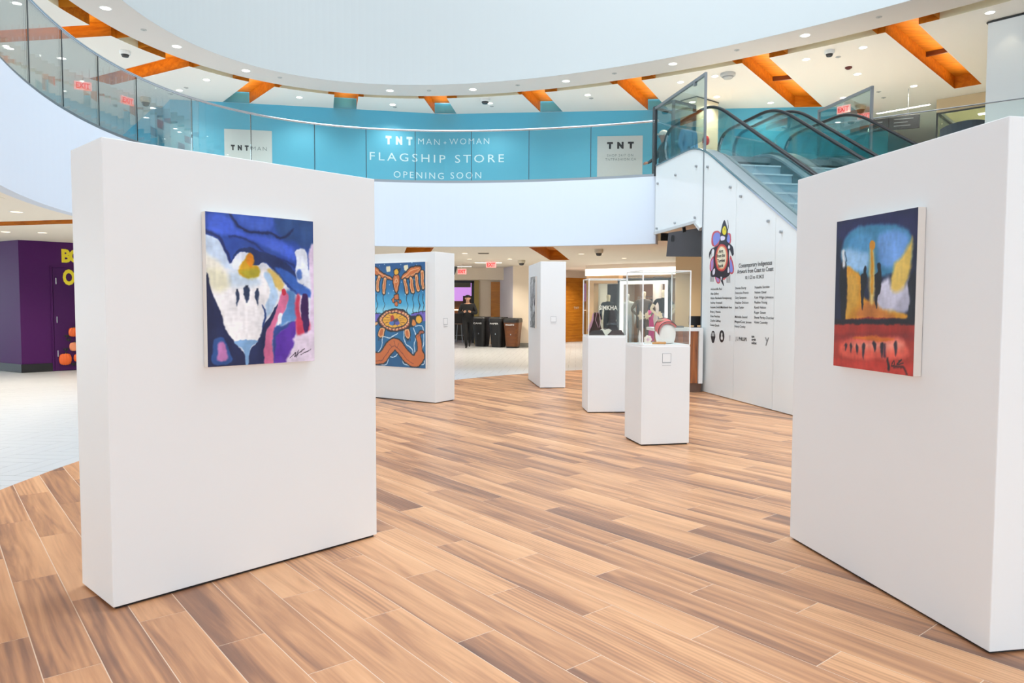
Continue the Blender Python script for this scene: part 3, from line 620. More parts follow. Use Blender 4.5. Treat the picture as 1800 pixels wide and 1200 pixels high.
ART_RIGHT = [
  ('P',(20,28,58),[(-0.063,-0.036),(1.047,-0.017),(1.063,1.021),(-0.069,1.029)],0.0019),
  ('P',(30,30,80),[(0.007,0.003),(0.984,0.012),(0.992,0.186),(0.102,0.149)],0.0583),
  ('P',(60,130,170),[(0.108,0.309),(0.092,0.17),(0.207,0.073),(0.47,0.056),(0.75,0.081),(0.907,0.133),(0.945,0.228),(0.9,0.355),(0.425,0.395)],0.0233),
  ('P',(110,160,225),[(0.606,0.117),(0.839,0.127),(0.919,0.208),(0.863,0.288),(0.69,0.346),(0.577,0.301),(0.552,0.182)],0.035),
  ('P',(150,195,235),[(0.126,0.204),(0.336,0.186),(0.439,0.244),(0.423,0.344),(0.218,0.356),(0.13,0.299)],0.0388),
  ('P',(80,150,200),[(0.168,0.164),(0.292,0.111),(0.473,0.126),(0.438,0.224),(0.254,0.212)],0.0427),
  ('P',(216,150,30),[(0.155,0.672),(0.148,0.332),(0.281,0.358),(0.366,0.413),(0.411,0.537),(0.549,0.558),(0.664,0.598),(0.913,0.632),(0.925,0.666)],0.0155),
  ('P',(222,170,60),[(0.151,0.406),(0.282,0.379),(0.33,0.536),(0.208,0.64),(0.161,0.64)],0.035),
  ('P',(224,190,90),[(0.702,0.637),(0.744,0.348),(0.829,0.286),(0.919,0.208),(0.946,0.173),(0.949,0.321),(0.919,0.393),(0.84,0.542)],0.0233),
  ('P',(205,205,225),[(0.57,0.588),(0.583,0.459),(0.692,0.404),(0.75,0.492),(0.871,0.467),(0.937,0.413),(0.936,0.589),(0.774,0.618)],0.0311),
  ('P',(170,170,190),[(0.773,0.598),(0.873,0.504),(0.956,0.469),(0.92,0.603)],0.0272),
  ('P',(196,118,40),[(0.293,0.639),(0.471,0.547),(0.627,0.603),(0.775,0.656),(0.437,0.667)],0.0311),
  ('P',(240,210,120),[(0.461,0.215),(0.506,0.218),(0.529,0.538),(0.471,0.537)],0.0272),
  ('L',(216,150,20),[(0.483,0.187),(0.486,0.297),(0.497,0.497)],0.0272,0.0117),
  ('P',(214,142,16),[(0.482,0.162),(0.52,0.179),(0.521,0.211),(0.485,0.225),(0.449,0.204),(0.448,0.176)],0.0058),
  ('P',(14,14,24),[(0.388,0.322),(0.418,0.325),(0.424,0.359),(0.437,0.395),(0.428,0.45),(0.405,0.485),(0.39,0.606),(0.373,0.587),(0.351,0.454),(0.352,0.382),(0.384,0.363)],0.0058),
  ('P',(14,14,24),[(0.558,0.315),(0.592,0.317),(0.597,0.351),(0.608,0.421),(0.6,0.499),(0.574,0.519),(0.566,0.593),(0.546,0.568),(0.534,0.458),(0.523,0.388),(0.556,0.36)],0.0058),
  ('P',(18,18,26),[(0.064,0.317),(0.157,0.322),(0.157,0.672),(0.1,0.672)],0.0117),
  ('P',(20,24,34),[(0.914,0.43),(0.955,0.386),(0.994,0.396),(1.002,0.682),(0.925,0.674),(0.934,0.543)],0.0136),
  ('L',(235,240,245),[(0.104,0.213),(0.112,0.309)],0.035,0.0155),
  ('L',(30,60,90),[(0.131,0.22),(0.146,0.279)],0.0117,0.0058),
  ('P',(168,46,30),[(-0.081,0.707),(1.048,0.686),(1.047,1.023),(-0.069,1.029)],0.0078),
  ('P',(140,34,28),[(-0.008,0.783),(0.985,0.738),(0.987,0.784),(-0.007,0.827)],0.0272),
  ('L',(26,20,30),[(-0.012,0.69),(0.536,0.683),(0.998,0.673)],0.0427,0.0117),
  ('P',(226,90,70),[(0.087,0.905),(0.128,0.822),(0.402,0.787),(0.816,0.78),(0.921,0.815),(0.908,0.891),(0.507,0.931),(0.241,0.935)],0.0311),
  ('P',(240,150,130),[(0.238,0.84),(0.781,0.791),(0.854,0.836),(0.445,0.863)],0.0505),
  ('P',(214,110,20),[(0.257,0.802),(0.501,0.774),(0.781,0.783),(0.636,0.8),(0.442,0.802)],0.0117),
  ('P',(200,54,40),[(-0.002,0.958),(0.993,0.924),(0.996,0.994),(0.0,1.002)],0.0311),
  ('P',(34,24,40),[(0.168,0.832),(0.187,0.846),(0.187,0.849),(0.17,0.884),(0.154,0.851),(0.15,0.847)],0.0097),
  ('P',(34,24,40),[(0.244,0.834),(0.26,0.848),(0.261,0.857),(0.246,0.896),(0.232,0.858),(0.228,0.85)],0.0097),
  ('P',(34,24,40),[(0.322,0.835),(0.339,0.848),(0.339,0.864),(0.325,0.908),(0.309,0.865),(0.306,0.85)],0.0097),
  ('P',(34,24,40),[(0.407,0.823),(0.428,0.837),(0.429,0.869),(0.412,0.93),(0.393,0.87),(0.387,0.838)],0.0097),
  ('P',(34,24,40),[(0.548,0.803),(0.572,0.816),(0.573,0.832),(0.552,0.877),(0.531,0.834),(0.526,0.818)],0.0097),
  ('P',(34,24,40),[(0.636,0.805),(0.659,0.818),(0.66,0.851),(0.64,0.913),(0.62,0.853),(0.614,0.82)],0.0097),
  ('P',(34,24,40),[(0.799,0.8),(0.818,0.813),(0.819,0.838),(0.803,0.89),(0.787,0.839),(0.782,0.814)],0.0097),
  ('L',(70,30,50),[(0.674,0.824),(0.673,0.893)],0.0272,0.0155),
  ('L',(30,14,16),[(0.707,0.911),(0.726,0.968)],0.0272,0.0117),
  ('L',(30,14,16),[(0.761,0.937),(0.787,0.921),(0.792,0.95),(0.756,0.955),(0.77,0.935)],0.0097,0.0039),
  ('L',(30,14,16),[(0.84,0.918),(0.865,0.903),(0.823,0.941),(0.889,0.925)],0.0117,0.0039),
  ('L',(70,20,20),[(0.789,0.96),(0.893,0.953),(0.929,0.984)],0.0194,0.0097)]
DECAL = [
  ('P',(205,80,92),[(0.358,2.359),(0.312,2.495),(0.379,2.582),(0.541,2.585),(0.682,2.517),(0.911,2.513),(0.958,2.455),(0.94,2.35),(0.727,2.331)],0.0021),
  ('P',(128,142,222),[(0.399,2.375),(0.362,2.49),(0.421,2.556),(0.542,2.557),(0.624,2.495),(0.567,2.417),(0.468,2.37)],0.0032),
  ('P',(128,142,222),[(0.794,2.398),(0.818,2.477),(0.893,2.497),(0.929,2.44),(0.909,2.371)],0.0032),
  ('P',(205,80,92),[(0.332,2.173),(0.414,2.187),(0.42,2.019),(0.34,1.947),(0.272,1.988),(0.276,2.101)],0.0021),
  ('P',(176,140,200),[(0.341,2.145),(0.39,2.161),(0.391,2.039),(0.339,1.975),(0.305,2.005),(0.306,2.1)],0.0032),
  ('P',(205,80,92),[(0.943,2.172),(1.02,2.096),(1.073,1.969),(1.046,1.9),(0.953,1.903),(0.915,2.012)],0.0021),
  ('P',(128,142,222),[(0.956,2.117),(1.011,2.043),(1.037,1.935),(0.964,1.921),(0.938,2.011)],0.0032),
  ('P',(205,80,92),[(0.459,1.867),(0.567,1.873),(0.638,1.787),(0.592,1.761),(0.519,1.776)],0.0021),
  ('P',(176,140,200),[(0.492,1.857),(0.556,1.86),(0.606,1.792),(0.543,1.787)],0.0032),
  ('P',(205,80,92),[(0.707,1.84),(0.813,1.891),(0.86,1.862),(0.766,1.811)],0.0021),
  ('P',(30,30,46),[(0.743,2.728),(0.791,2.678),(0.853,2.554),(0.838,2.457),(0.723,2.44),(0.612,2.477),(0.639,2.594),(0.694,2.697)],0.0021),
  ('L',(30,30,46),[(0.851,2.712),(0.87,2.606),(0.835,2.538)],0.0168,0.0021),
  ('P',(232,216,20),[(0.747,2.637),(0.802,2.595),(0.805,2.523),(0.744,2.5),(0.681,2.539),(0.686,2.604)],0.0021),
  ('L',(30,30,46),[(0.756,2.596),(0.761,2.574)],0.0147,0.0021),
  ('P',(30,30,46),[(0.624,2.476),(0.819,2.459),(0.84,2.394),(1.012,2.309),(1.052,2.218),(1.018,2.158),(0.921,2.262),(0.906,2.156),(0.93,2.012),(0.953,1.903),(0.861,1.853),(0.727,1.83),(0.77,1.711),(0.67,1.787),(0.609,1.834),(0.467,1.867),(0.343,1.872),(0.299,1.949),(0.4,2.02),(0.394,2.17),(0.411,2.262),(0.288,2.233),(0.248,2.179),(0.237,2.255),(0.326,2.324),(0.549,2.363)],0.0021),
  ('P',(226,222,245),[(0.635,2.494),(0.761,2.473),(0.755,2.428),(0.638,2.426)],0.0021),
  ('P',(235,235,240),[(0.368,2.317),(0.418,2.29),(0.404,2.248),(0.329,2.245),(0.328,2.287)],0.0021),
  ('P',(235,235,240),[(0.888,2.333),(0.934,2.315),(0.928,2.28),(0.875,2.287)],0.0021),
  ('P',(226,222,235),[(0.401,1.991),(0.454,1.998),(0.448,1.924),(0.392,1.898),(0.365,1.946)],0.0021),
  ('P',(226,222,235),[(0.885,2.005),(0.924,1.976),(0.926,1.922),(0.873,1.921)],0.0021),
  ('P',(226,222,235),[(0.643,1.861),(0.691,1.855),(0.669,1.805)],0.0021),
  ('P',(200,60,66),[(0.656,2.369),(0.797,2.326),(0.87,2.212),(0.868,2.069),(0.78,1.965),(0.664,1.948),(0.527,1.995),(0.457,2.129),(0.477,2.257),(0.554,2.344)],0.0021),
  ('P',(232,160,110),[(0.657,2.344),(0.775,2.306),(0.84,2.211),(0.829,2.078),(0.756,1.988),(0.663,1.974),(0.558,2.012),(0.497,2.13),(0.513,2.248),(0.571,2.321)],0.0021),
  ('P',(240,232,205),[(0.657,2.325),(0.76,2.289),(0.809,2.206),(0.806,2.09),(0.74,2.007),(0.662,1.996),(0.582,2.029),(0.53,2.132),(0.542,2.238),(0.587,2.301)],0.0021),
  ('L',(30,30,46),[(0.267,2.234),(0.253,2.169)],0.0126,0.0021),
  ('L',(30,30,46),[(0.313,2.231),(0.299,2.166)],0.0126,0.0021),
  ('L',(30,30,46),[(1.003,2.257),(1.016,2.188)],0.0126,0.0021),
  ('L',(30,30,46),[(1.04,2.254),(1.053,2.186)],0.0126,0.0021),
  ('L',(30,30,46),[(0.292,1.911),(0.292,1.802)],0.0126,0.0021),
  ('L',(30,30,46),[(0.329,1.91),(0.329,1.8)],0.0126,0.0021),
  ('L',(30,30,46),[(0.367,1.908),(0.367,1.799)],0.0126,0.0021),
  ('L',(30,30,46),[(0.404,1.907),(0.404,1.798)],0.0126,0.0021),
  ('L',(30,30,46),[(0.852,1.889),(0.856,1.767)],0.0126,0.0021),
  ('L',(30,30,46),[(0.882,1.888),(0.887,1.766)],0.0126,0.0021),
  ('L',(30,30,46),[(0.912,1.887),(0.917,1.765)],0.0126,0.0021),
  ('L',(30,30,46),[(0.946,1.886),(0.951,1.764)],0.0126,0.0021)]
# ------------------------------------------------------------------ plan of the atrium (metres; x right, y into the hall)
ZL0, ZF2, ZC1, ZC2 = 2.60, 3.885, 2.70, 6.70        # underside of balcony, upper floor, lower and upper ceilings
class Oval:
    def __init__(s, c, a, b, u, w):
        s.c = Vector(c); s.a = a; s.b = b; s.u = Vector(u); s.w = Vector(w)
    def p(s, t, off=0.0):
        q = s.c + s.u * (s.a * math.cos(t)) + s.w * (s.b * math.sin(t))
        d = s.u * (-s.a * math.sin(t)) + s.w * (s.b * math.cos(t))
        n = Vector((d.y, -d.x)).normalized()
        if n.dot(q - s.c) < 0: n = -n
        q = q + n * off
        return (q.x, q.y)
LOW = Oval((4.598, 5.146), 12.685, 6.66, (-0.74416, 0.668), (0.668, 0.74416))
UPP = Oval((2.3829, 8.1015), 11.7023, 6.5559, (0.6658, -0.74613), (-0.74613, -0.6658))
def trange(a, b, n): return [a + (b - a) * i / n for i in range(n + 1)]
LT0, LT1 = -2.7, 0.953
UT0, UT1 = 0.0, 2 * PI

def strip(mb, A, B, mi=0):
    """quads between two equally long 3-D point rows"""
    o = len(mb.v); n = len(A); mb.v += [tuple(p) for p in A] + [tuple(p) for p in B]
    for i in range(n - 1):
        mb.f.append((o + i, o + i + 1, o + n + i + 1, o + n + i)); mb.mi.append(mi)
    return mb
def row(ov, ts, off, z): return [(*ov.p(t, off), z) for t in ts]
def ringwall(ov, ts, o0, o1, z0, z1):
    """curved solid wall between two offsets"""
    mb = MB()
    a, b = row(ov, ts, o0, z0), row(ov, ts, o0, z1)
    c, d = row(ov, ts, o1, z1), row(ov, ts, o1, z0)
    strip(mb, a, b); strip(mb, b, c); strip(mb, c, d); strip(mb, d, a)
    mb.sheet([a[0], b[0], c[0], d[0]]); mb.sheet([a[-1], d[-1], c[-1], b[-1]])
    return mb

# ------------------------------------------------------------------ floor: wood-look planks in the atrium, pale herringbone tiles around
CAMP = (1280.14, 0.0512256, 1.43)
def to_px(x, y, z=0.0):
    f, p, h = CAMP; Z = z - h
    d = y * math.cos(p) - Z * math.sin(p); v = y * math.sin(p) + Z * math.cos(p)
    if d < 0.1: return None
    return 900 + f * x / d, 600 - f * v / d

GROUT = mat('tile_grout', (150, 150, 150), 0.8)
GROUT2 = mat('plank_grout', (232, 208, 186), 0.8)
def plank_material():
    m = bpy.data.materials.new('wood_plank'); m.use_nodes = True
    nt = m.node_tree; b = nt.nodes['Principled BSDF']; N = nt.nodes.new; K = nt.links.new
    def math_n(op, a=None, c=None, v0=None, v1=None):
        n = N('ShaderNodeMath'); n.operation = op
        if a is not None: K(a, n.inputs[0])
        elif v0 is not None: n.inputs[0].default_value = v0
        if c is not None: K(c, n.inputs[1])
        elif v1 is not None: n.inputs[1].default_value = v1
        return n.outputs[0]
    geo = N('ShaderNodeNewGeometry')
    dp = N('ShaderNodeVectorMath'); dp.operation = 'DOT_PRODUCT'; dp.inputs[1].default_value = (math.cos(PA), math.sin(PA), 0); K(geo.outputs['Position'], dp.inputs[0])
    dq = N('ShaderNodeVectorMath'); dq.operation = 'DOT_PRODUCT'; dq.inputs[1].default_value = (-math.sin(PA), math.cos(PA), 0); K(geo.outputs['Position'], dq.inputs[0])
    along, across = dp.outputs['Value'], dq.outputs['Value']
    rf = math_n('DIVIDE', math_n('SUBTRACT', across, v1=POFF), v1=PW)
    rw = math_n('FLOOR', rf); fr = math_n('FRACT', rf)
    sh = math_n('FRACT', math_n('MULTIPLY', rw, v1=0.3719))
    cf = math_n('SUBTRACT', math_n('DIVIDE', along, v1=PL), sh)
    cl = math_n('FLOOR', cf)
    cid = N('ShaderNodeCombineXYZ'); K(rw, cid.inputs[0]); K(cl, cid.inputs[1])
    wn = N('ShaderNodeTexWhiteNoise'); wn.noise_dimensions = '3D'; K(cid.outputs[0], wn.inputs['Vector'])
    sep = N('ShaderNodeSeparateColor'); K(wn.outputs['Color'], sep.inputs[0])
    r1, r2, r3 = sep.outputs[0], sep.outputs[1], sep.outputs[2]
    # grain
    vec = N('ShaderNodeCombineXYZ')
    K(math_n('ADD', math_n('MULTIPLY', along, v1=0.9), math_n('MULTIPLY', r1, v1=37.0)), vec.inputs[0])
    K(math_n('ADD', math_n('MULTIPLY', across, v1=12.0), math_n('MULTIPLY', r2, v1=11.0)), vec.inputs[1])
    K(math_n('MULTIPLY', r3, v1=19.0), vec.inputs[2])
    n1 = N('ShaderNodeTexNoise'); n1.inputs['Scale'].default_value = 1.0; n1.inputs['Detail'].default_value = 5; n1.inputs['Distortion'].default_value = 1.1; K(vec.outputs[0], n1.inputs['Vector'])
    vec2 = N('ShaderNodeCombineXYZ')
    K(math_n('ADD', math_n('MULTIPLY', along, v1=3.0), math_n('MULTIPLY', r2, v1=31.0)), vec2.inputs[0])
    K(math_n('MULTIPLY', across, v1=60.0), vec2.inputs[1]); K(r1, vec2.inputs[2])
    n2 = N('ShaderNodeTexNoise'); n2.inputs['Scale'].default_value = 1.0; n2.inputs['Detail'].default_value = 4; n2.inputs['Distortion'].default_value = 0.5; K(vec2.outputs[0], n2.inputs['Vector'])
    # cathedral rings
    wv = N('ShaderNodeTexWave'); wv.wave_type = 'RINGS'; wv.inputs['Scale'].default_value = 1.3; wv.inputs['Distortion'].default_value = 5.0; wv.inputs['Detail'].default_value = 2; wv.inputs['Detail Scale'].default_value = 0.8
    K(vec.outputs[0], wv.inputs['Vector'])
    ringm = math_n('MULTIPLY', math_n('SUBTRACT', wv.outputs['Fac'], v1=0.5), math_n('MULTIPLY', math_n('GREATER_THAN', r3, v1=0.72), v1=0.16))
    # slow shade across the plank: one long edge darker on many planks
    e = math_n('MULTIPLY', math_n('SUBTRACT', fr, v1=0.5), math_n('MULTIPLY', math_n('SUBTRACT', r2, v1=0.35), v1=0.75))
    base = math_n('ADD', math_n('MULTIPLY', math_n('SUBTRACT', n1.outputs['Fac'], v1=0.5), v1=1.15), math_n('MULTIPLY', math_n('SUBTRACT', r1, v1=0.5), v1=0.42))
    base = math_n('ADD', base, e); base = math_n('ADD', base, ringm)
    base = math_n('ADD', base, math_n('MULTIPLY', math_n('SUBTRACT', n2.outputs['Fac'], v1=0.5), v1=0.28))
    base = math_n('ADD', base, v1=0.56)
    rp = N('ShaderNodeValToRGB'); K(base, rp.inputs[0])
    cr = rp.color_ramp
    cr.elements[0].position = 0.0; cr.elements[0].color = (*lin((112, 82, 70)), 1)
    cr.elements[1].position = 1.0; cr.elements[1].color = (*lin((232, 178, 132)), 1)
    for pos, c in ((0.28, (150, 106, 82)), (0.52, (192, 138, 100)), (0.75, (218, 162, 118))):
        el = cr.elements.new(pos); el.color = (*lin(c), 1)
    K(rp.outputs[0], b.inputs['Base Color'])
    b.inputs['Roughness'].default_value = 0.36
    b.inputs['Specular IOR Level'].default_value = 0.45
    bp = N('ShaderNodeBump'); bp.inputs['Strength'].default_value = 0.12; bp.inputs['Distance'].default_value = 0.001
    K(n2.outputs['Fac'], bp.inputs['Height']); K(bp.outputs['Normal'], b.inputs['Normal'])
    return m

PA, PW, PL, POFF = math.radians(-51.0), 0.2, 1.226, 0.116
PLANK = plank_material()
TILE = mat('pale_tile', (208, 211, 214), 0.35, var=(0.95, 1.5))
WC, WR = (7.51, 6.13), 11.44

floor_o = struct('floor', MB().box(-18, 16, -10, 33, -0.2, -0.006), GROUT, 'mall floor of wood-look planks ringed by pale herringbone tiles')
circ = [(WC[0] + WR * math.cos(2 * PI * i / 160), WC[1] + WR * math.sin(2 * PI * i / 160)) for i in range(160)]
circ_in = [p for p in circ]
obj('underlay', MB().prism([(min(x, 15.9), max(y, -9.9)) for x, y in circ_in], -0.006, -0.0008), GROUT2, floor_o)

def clip_convex(poly, clip):
    out = poly
    for i in range(len(clip)):
        a, b = clip[i], clip[(i + 1) % len(clip)]
        inp, out = out, []
        if not inp: return []
        def side(p): return (b[0] - a[0]) * (p[1] - a[1]) - (b[1] - a[1]) * (p[0] - a[0])
        for j in range(len(inp)):
            p, q = inp[j - 1], inp[j]; sp, sq = side(p), side(q)
            if sq >= 0:
                if sp < 0: t = sp / (sp - sq); out.append((p[0] + (q[0] - p[0]) * t, p[1] + (q[1] - p[1]) * t))
                out.append(q)
            elif sp >= 0: t = sp / (sp - sq); out.append((p[0] + (q[0] - p[0]) * t, p[1] + (q[1] - p[1]) * t))
    return out

def plank_list():
    cp, sp = math.cos(PA), math.sin(PA); g = 0.0022
    res = []
    for r in range(-45, 95):
        sh = (r * 0.3719) % 1.0
        for c in range(-22, 12):
            a0, a1 = (c + sh) * PL + g, (c + sh + 1) * PL - g
            b0, b1 = POFF + r * PW + g, POFF + (r + 1) * PW - g
            quad = [(a * cp - b * sp, a * sp + b * cp) for a, b in ((a0, b0), (a1, b0), (a1, b1), (a0, b1))]
            cx, cy = sum(q[0] for q in quad) / 4, sum(q[1] for q in quad) / 4
            if not (-6 < cx < 10 and -4 < cy < 18.5): continue
            ds = [math.hypot(q[0] - WC[0], q[1] - WC[1]) for q in quad]
            if min(ds) > WR: continue
            whole = max(ds) <= WR
            poly = quad if whole else clip_convex(quad, circ)
            if len(poly) < 3: continue
            px = [to_px(*q) for q in poly]
            size = 0
            if all(px):
                m = (sum(p[0] for p in px) / len(px), sum(p[1] for p in px) / len(px))
                hid = (150 < m[0] < 655 and m[1] < 935 - (m[0] - 655) * 0.275) or m[0] > 1395 and m[1] < 945 + (m[0] - 1388) * 0.57
                if -90 < m[0] < 1890 and m[1] < 1290 and not hid:
                    size = abs(sum(px[i][0] * px[(i + 1) % len(px)][1] - px[(i + 1) % len(px)][0] * px[i][1] for i in range(len(px)))) / 2
            res.append((size, whole, (cx, cy), poly))
    return res
plist = sorted(plank_list(), key=lambda q: -q[0])
unit = MB().box(-PL / 2 + 0.0022, PL / 2 - 0.0022, -PW / 2 + 0.0022, PW / 2 - 0.0022, -0.003, 0.0).mesh('plank')
unit.materials.append(PLANK)
rest = MB()
for i, (size, whole, c, poly) in enumerate(plist):
    if i < 296 and size > 0:
        if whole: obj('plank', unit, PLANK, floor_o, (c[0], c[1], 0), PA)
        else: obj('plank', MB().prism([(x - c[0], y - c[1]) for x, y in poly], -0.003, 0.0), PLANK, floor_o, (c[0], c[1], 0))
    else:
        rest.prism(poly, -0.003, 0.0)
tag(obj('plank_field', rest, PLANK, floor_o), kind='stuff')

def tile_list():
    L, w, g, ang = 0.64, 0.16, 0.002, math.radians(-5)
    ca, sa = math.cos(ang), math.sin(ang); res = []
    for i in range(-260, 260):
        for j in range(-40, 40):
            for v in (0, 1):
                ox, oy = i * w + j * L, i * w - j * L
                r = (ox, oy, ox + L, oy + w) if v == 0 else (ox + L, oy + w - L, ox + L + w, oy + w)
                cx, cy = (r[0] + r[2]) / 2, (r[1] + r[3]) / 2
                X, Y = cx * ca - cy * sa, cx * sa + cy * ca
                if not (-13 < X < 6.5 and 4.5 < Y < 30.5): continue
                if math.hypot(X - WC[0], Y - WC[1]) < WR - 0.45: continue
                px = to_px(X, Y); sc = 0
                if px and (-40 < px[0] < 165 or 785 < px[0] < 1040): sc = 1.0 / (Y * Y * Y)
                res.append((sc, v, X, Y))
    return L - 2 * g, w - 2 * g, ang, res
TLn, TWd, TA, tl = tile_list()
tl.sort(key=lambda q: -q[0])
tu = MB().box(-TLn / 2, TLn / 2, -TWd / 2, TWd / 2, -0.005, -0.0042).mesh('tile'); tu.materials.append(TILE)
rest = MB()
for i, (sc, v, X, Y) in enumerate(tl):
    if i < 290 and sc > 0: obj('tile', tu, TILE, floor_o, (X, Y, 0), TA + v * PI / 2)
    else:
        a = TA + v * PI / 2; c, s = math.cos(a), math.sin(a)
        rest.add([(X + x * c - y * s, Y + x * s + y * c, -0.0042) for x, y in ((-TLn / 2, -TWd / 2), (TLn / 2, -TWd / 2), (TLn / 2, TWd / 2), (-TLn / 2, TWd / 2))], [(0, 1, 2, 3)])
tag(obj('tile_field', rest, TILE, floor_o), kind='stuff')

# ------------------------------------------------------------------ balcony edge, upper floor plate, lower ceiling
ts = trange(LT0, LT1, 170)
struct('wall_balcony', ringwall(LOW, ts, 0.0, 0.14, ZL0, ZF2), FASC, 'smooth white curved edge of the upper balcony')
A_, B_, C_ = (5.73, 14.66), (8.65, 12.5), (14.2, 8.3)
def straight_wall(pts, th, z0, z1):
    mb = MB()
    for p, q in zip(pts, pts[1:]):
        d = Vector((q[0] - p[0], q[1] - p[1])).normalized(); n = Vector((-d.y, d.x)) * th
        mb.prism([p, q, (q[0] + n.x, q[1] + n.y), (p[0] + n.x, p[1] + n.y)], z0, z1)
    return mb
struct('wall_balcony_right', straight_wall([A_, B_, C_], 0.14, ZL0, ZF2), FASC, 'straight white edge of the upper floor beyond the escalators')
def opening(off):
    pts = [LOW.p(t, off) for t in trange(LT0, LT1, 130)]
    return pts + [(A_[0], A_[1] + off * 0.3), (B_[0] + off * .6, B_[1] + off * .8), (C_[0] + 1, C_[1]), (15.2, -4.0)]
BOX = [(-15.9, -5), (13.9, -5), (13.9, 30.9), (-15.9, 30.9)]
up = cdt_plane(BOX, [opening(0.05)], ZF2 - 0.01, flip=False)
struct('floor_upper', up, mat('upper_floor', (228, 224, 218), 0.4), 'pale floor of the upper level')
# soffit of the balcony with its groove, then the flat lower ceiling with veneered recesses
so = MB()
strip(so, row(LOW, ts, 0.14, ZL0), row(LOW, ts, 0.26, ZL0))
strip(so, row(LOW, ts, 0.26, ZL0), row(LOW, ts, 0.26, 2.96))
struct('ceiling_edge_lower', so, CEILW, 'narrow soffit strip under the balcony edge')
gv = MB()
strip(gv, row(LOW, ts, 0.26, 2.96), row(LOW, ts, 0.56, 2.96)); strip(gv, row(LOW, ts, 0.56, 2.96), row(LOW, ts, 0.56, ZC1))
struct('trim_1', gv, COVE, 'shadow groove behind the balcony soffit')
G = [[(-9.9, 11.98), (-6.62, 11.18), (-6.72, 11.69), (-10.3, 12.62)],
     [(-2.22, 15.6), (-1.62, 15.6), (-2.03, 18.15), (-2.7, 18.3)],
     [(0.24, 15.5), (0.78, 15.42), (1.65, 21.05), (1.09, 21.08)]]
lc = struct('ceiling_lower', cdt_plane(BOX, [opening(0.56)] + G, ZC1), CEILW, 'flat cream ceiling over the ground floor walkway')
def recess(quad, z0, z1, parent, end=True, rib=None):
    mb = MB(); n = 4
    lo = [(x, y, z0) for x, y in quad]; hi = [(x, y, z1) for x, y in quad]
    sides = [1, 2, 3] if end else [1, 3]
    for i in ([0] if end == 'both' else []) + sides:
        j = (i + 1) % 4
        mb.sheet([lo[i], lo[j], hi[j], hi[i]])
    mb.sheet(hi)
    o = obj('wood_recess', mb, COFFER, parent)
    if rib:
        f = lambda a, b, t: (a[0] + (b[0] - a[0]) * t, a[1] + (b[1] - a[1]) * t)
        a, b = f(quad[0], quad[3], rib), f(quad[1], quad[2], rib)
        obj('rib', MB().bar((*a, z1 - 0.05), (*b, z1 - 0.05), 0.05, 0.1), mat('dark_veneer', (96, 46, 18), 0.4), o)
    return o
for q in G: recess(q, ZC1, ZC1 + 0.28, lc, end='both')

# ------------------------------------------------------------------ upper ceiling: oval rim, glowing groove, veneered recesses
us = trange(UT0, UT1, 260)
struct('wall_atrium', ringwall(UPP, us, 0.0, 0.25, ZC2, 13.6), mat('atrium_paint', (184, 187, 187), 0.7), 'tall pale curved wall above the oval opening')
rf = MB(); strip(rf, row(UPP, us, 0.1, 13.5), row(UPP, us, -3.3, 13.5))
struct('roof_light_mask', rf, CEIL, 'roof ring around the skylight')  # unseen ring, added to cut the skylight falling on the atrium wall
rm = MB(); strip(rm, row(UPP, us, 0.0, ZC2 - 0.002), row(UPP, us, 0.93, ZC2 - 0.002)); strip(rm, row(UPP, us, 0.93, ZC2), row(UPP, us, 0.93, ZC2 + 0.32))
def RC(t): return 1.16 + 0.14 * min(1.0, ((t - 3.65) / 1.05) ** 2)
def rcrow(tt, z): return [(*UPP.p(t, RC(t)), z) for t in tt]
rim = struct('ceiling_rim', rm, RIM, 'pale ceiling rim following the oval opening')
CO = [[(-8.1, 14.13), (-7.98, 14.69), (-11.2, 15.2), (-10.9, 14.56)], [(-7.48, 16.0), (-7.18, 16.5), (-9.7, 17.93), (-9.97, 17.43)],
      [(-6.26, 17.63), (-5.77, 17.98), (-6.95, 19.52), (-7.6, 19.39)], [(-4.49, 18.64), (-3.94, 18.87), (-4.24, 20.07), (-4.84, 19.95)],
      [(-2.28, 19.0), (-1.69, 19.02), (-1.56, 20.5), (-2.16, 20.48)], [(0.23, 18.6), (0.8, 18.43), (1.37, 20.25), (0.76, 20.3)],
      [(2.49, 17.69), (3.02, 17.42), (4.22, 20.01), (3.67, 20.06)], [(5.01, 16.2), (5.48, 15.86), (8.25, 19.68), (7.53, 19.74)],
      [(7.2, 14.37), (7.64, 13.99), (11.18, 17.65), (10.76, 18.03)]]
CT = [(2.5931, 2.6801, 2.7407, 2.755), (2.8174, 2.895, 2.961, 2.972), (3.0838, 3.1293, 3.1994, 3.213), (3.3496, 3.3672, 3.4344, 3.4495), (3.604, 3.6179, 3.6804, 3.708),
      (3.8723, 3.8789, 3.9361, 3.9659), (4.096, 4.1064, 4.1592, 4.189), (4.349, 4.3593, 4.4077, 4.44), (4.582, 4.5936, 4.6404, 4.6687)]
for k in range(9):      # snap the inner corners onto the groove's far edge
    CO[k][0] = UPP.p(CT[k][1], RC(CT[k][1])); CO[k][1] = UPP.p(CT[k][2], RC(CT[k][2]))
def ceil_hole():
    pts = []
    cuts = sorted({UT0, UT1, *[t for c in CT for t in (c[1], c[2])]})
    for a, b in zip(cuts, cuts[1:]):
        n = max(2, int((b - a) / 0.03)); pts += [UPP.p(a + (b - a) * i / n, RC(a + (b - a) * i / n)) for i in range(n)]
    return pts
BOXU = [(-15.9, -5), (13.9, -5), (13.9, 30.9), (-15.9, 30.9)]
hole = ceil_hole()
inner = [[(q[0][0], q[0][1]), (q[1][0], q[1][1]), q[2], q[3]] for q in CO]
uc = struct('ceiling_upper', cdt_plane(BOXU, [hole] + inner, ZC2), CEIL, 'flat off-white ceiling of the upper level')
ZT = ZC2 + 0.285
cove_parts = []
prev = UT0
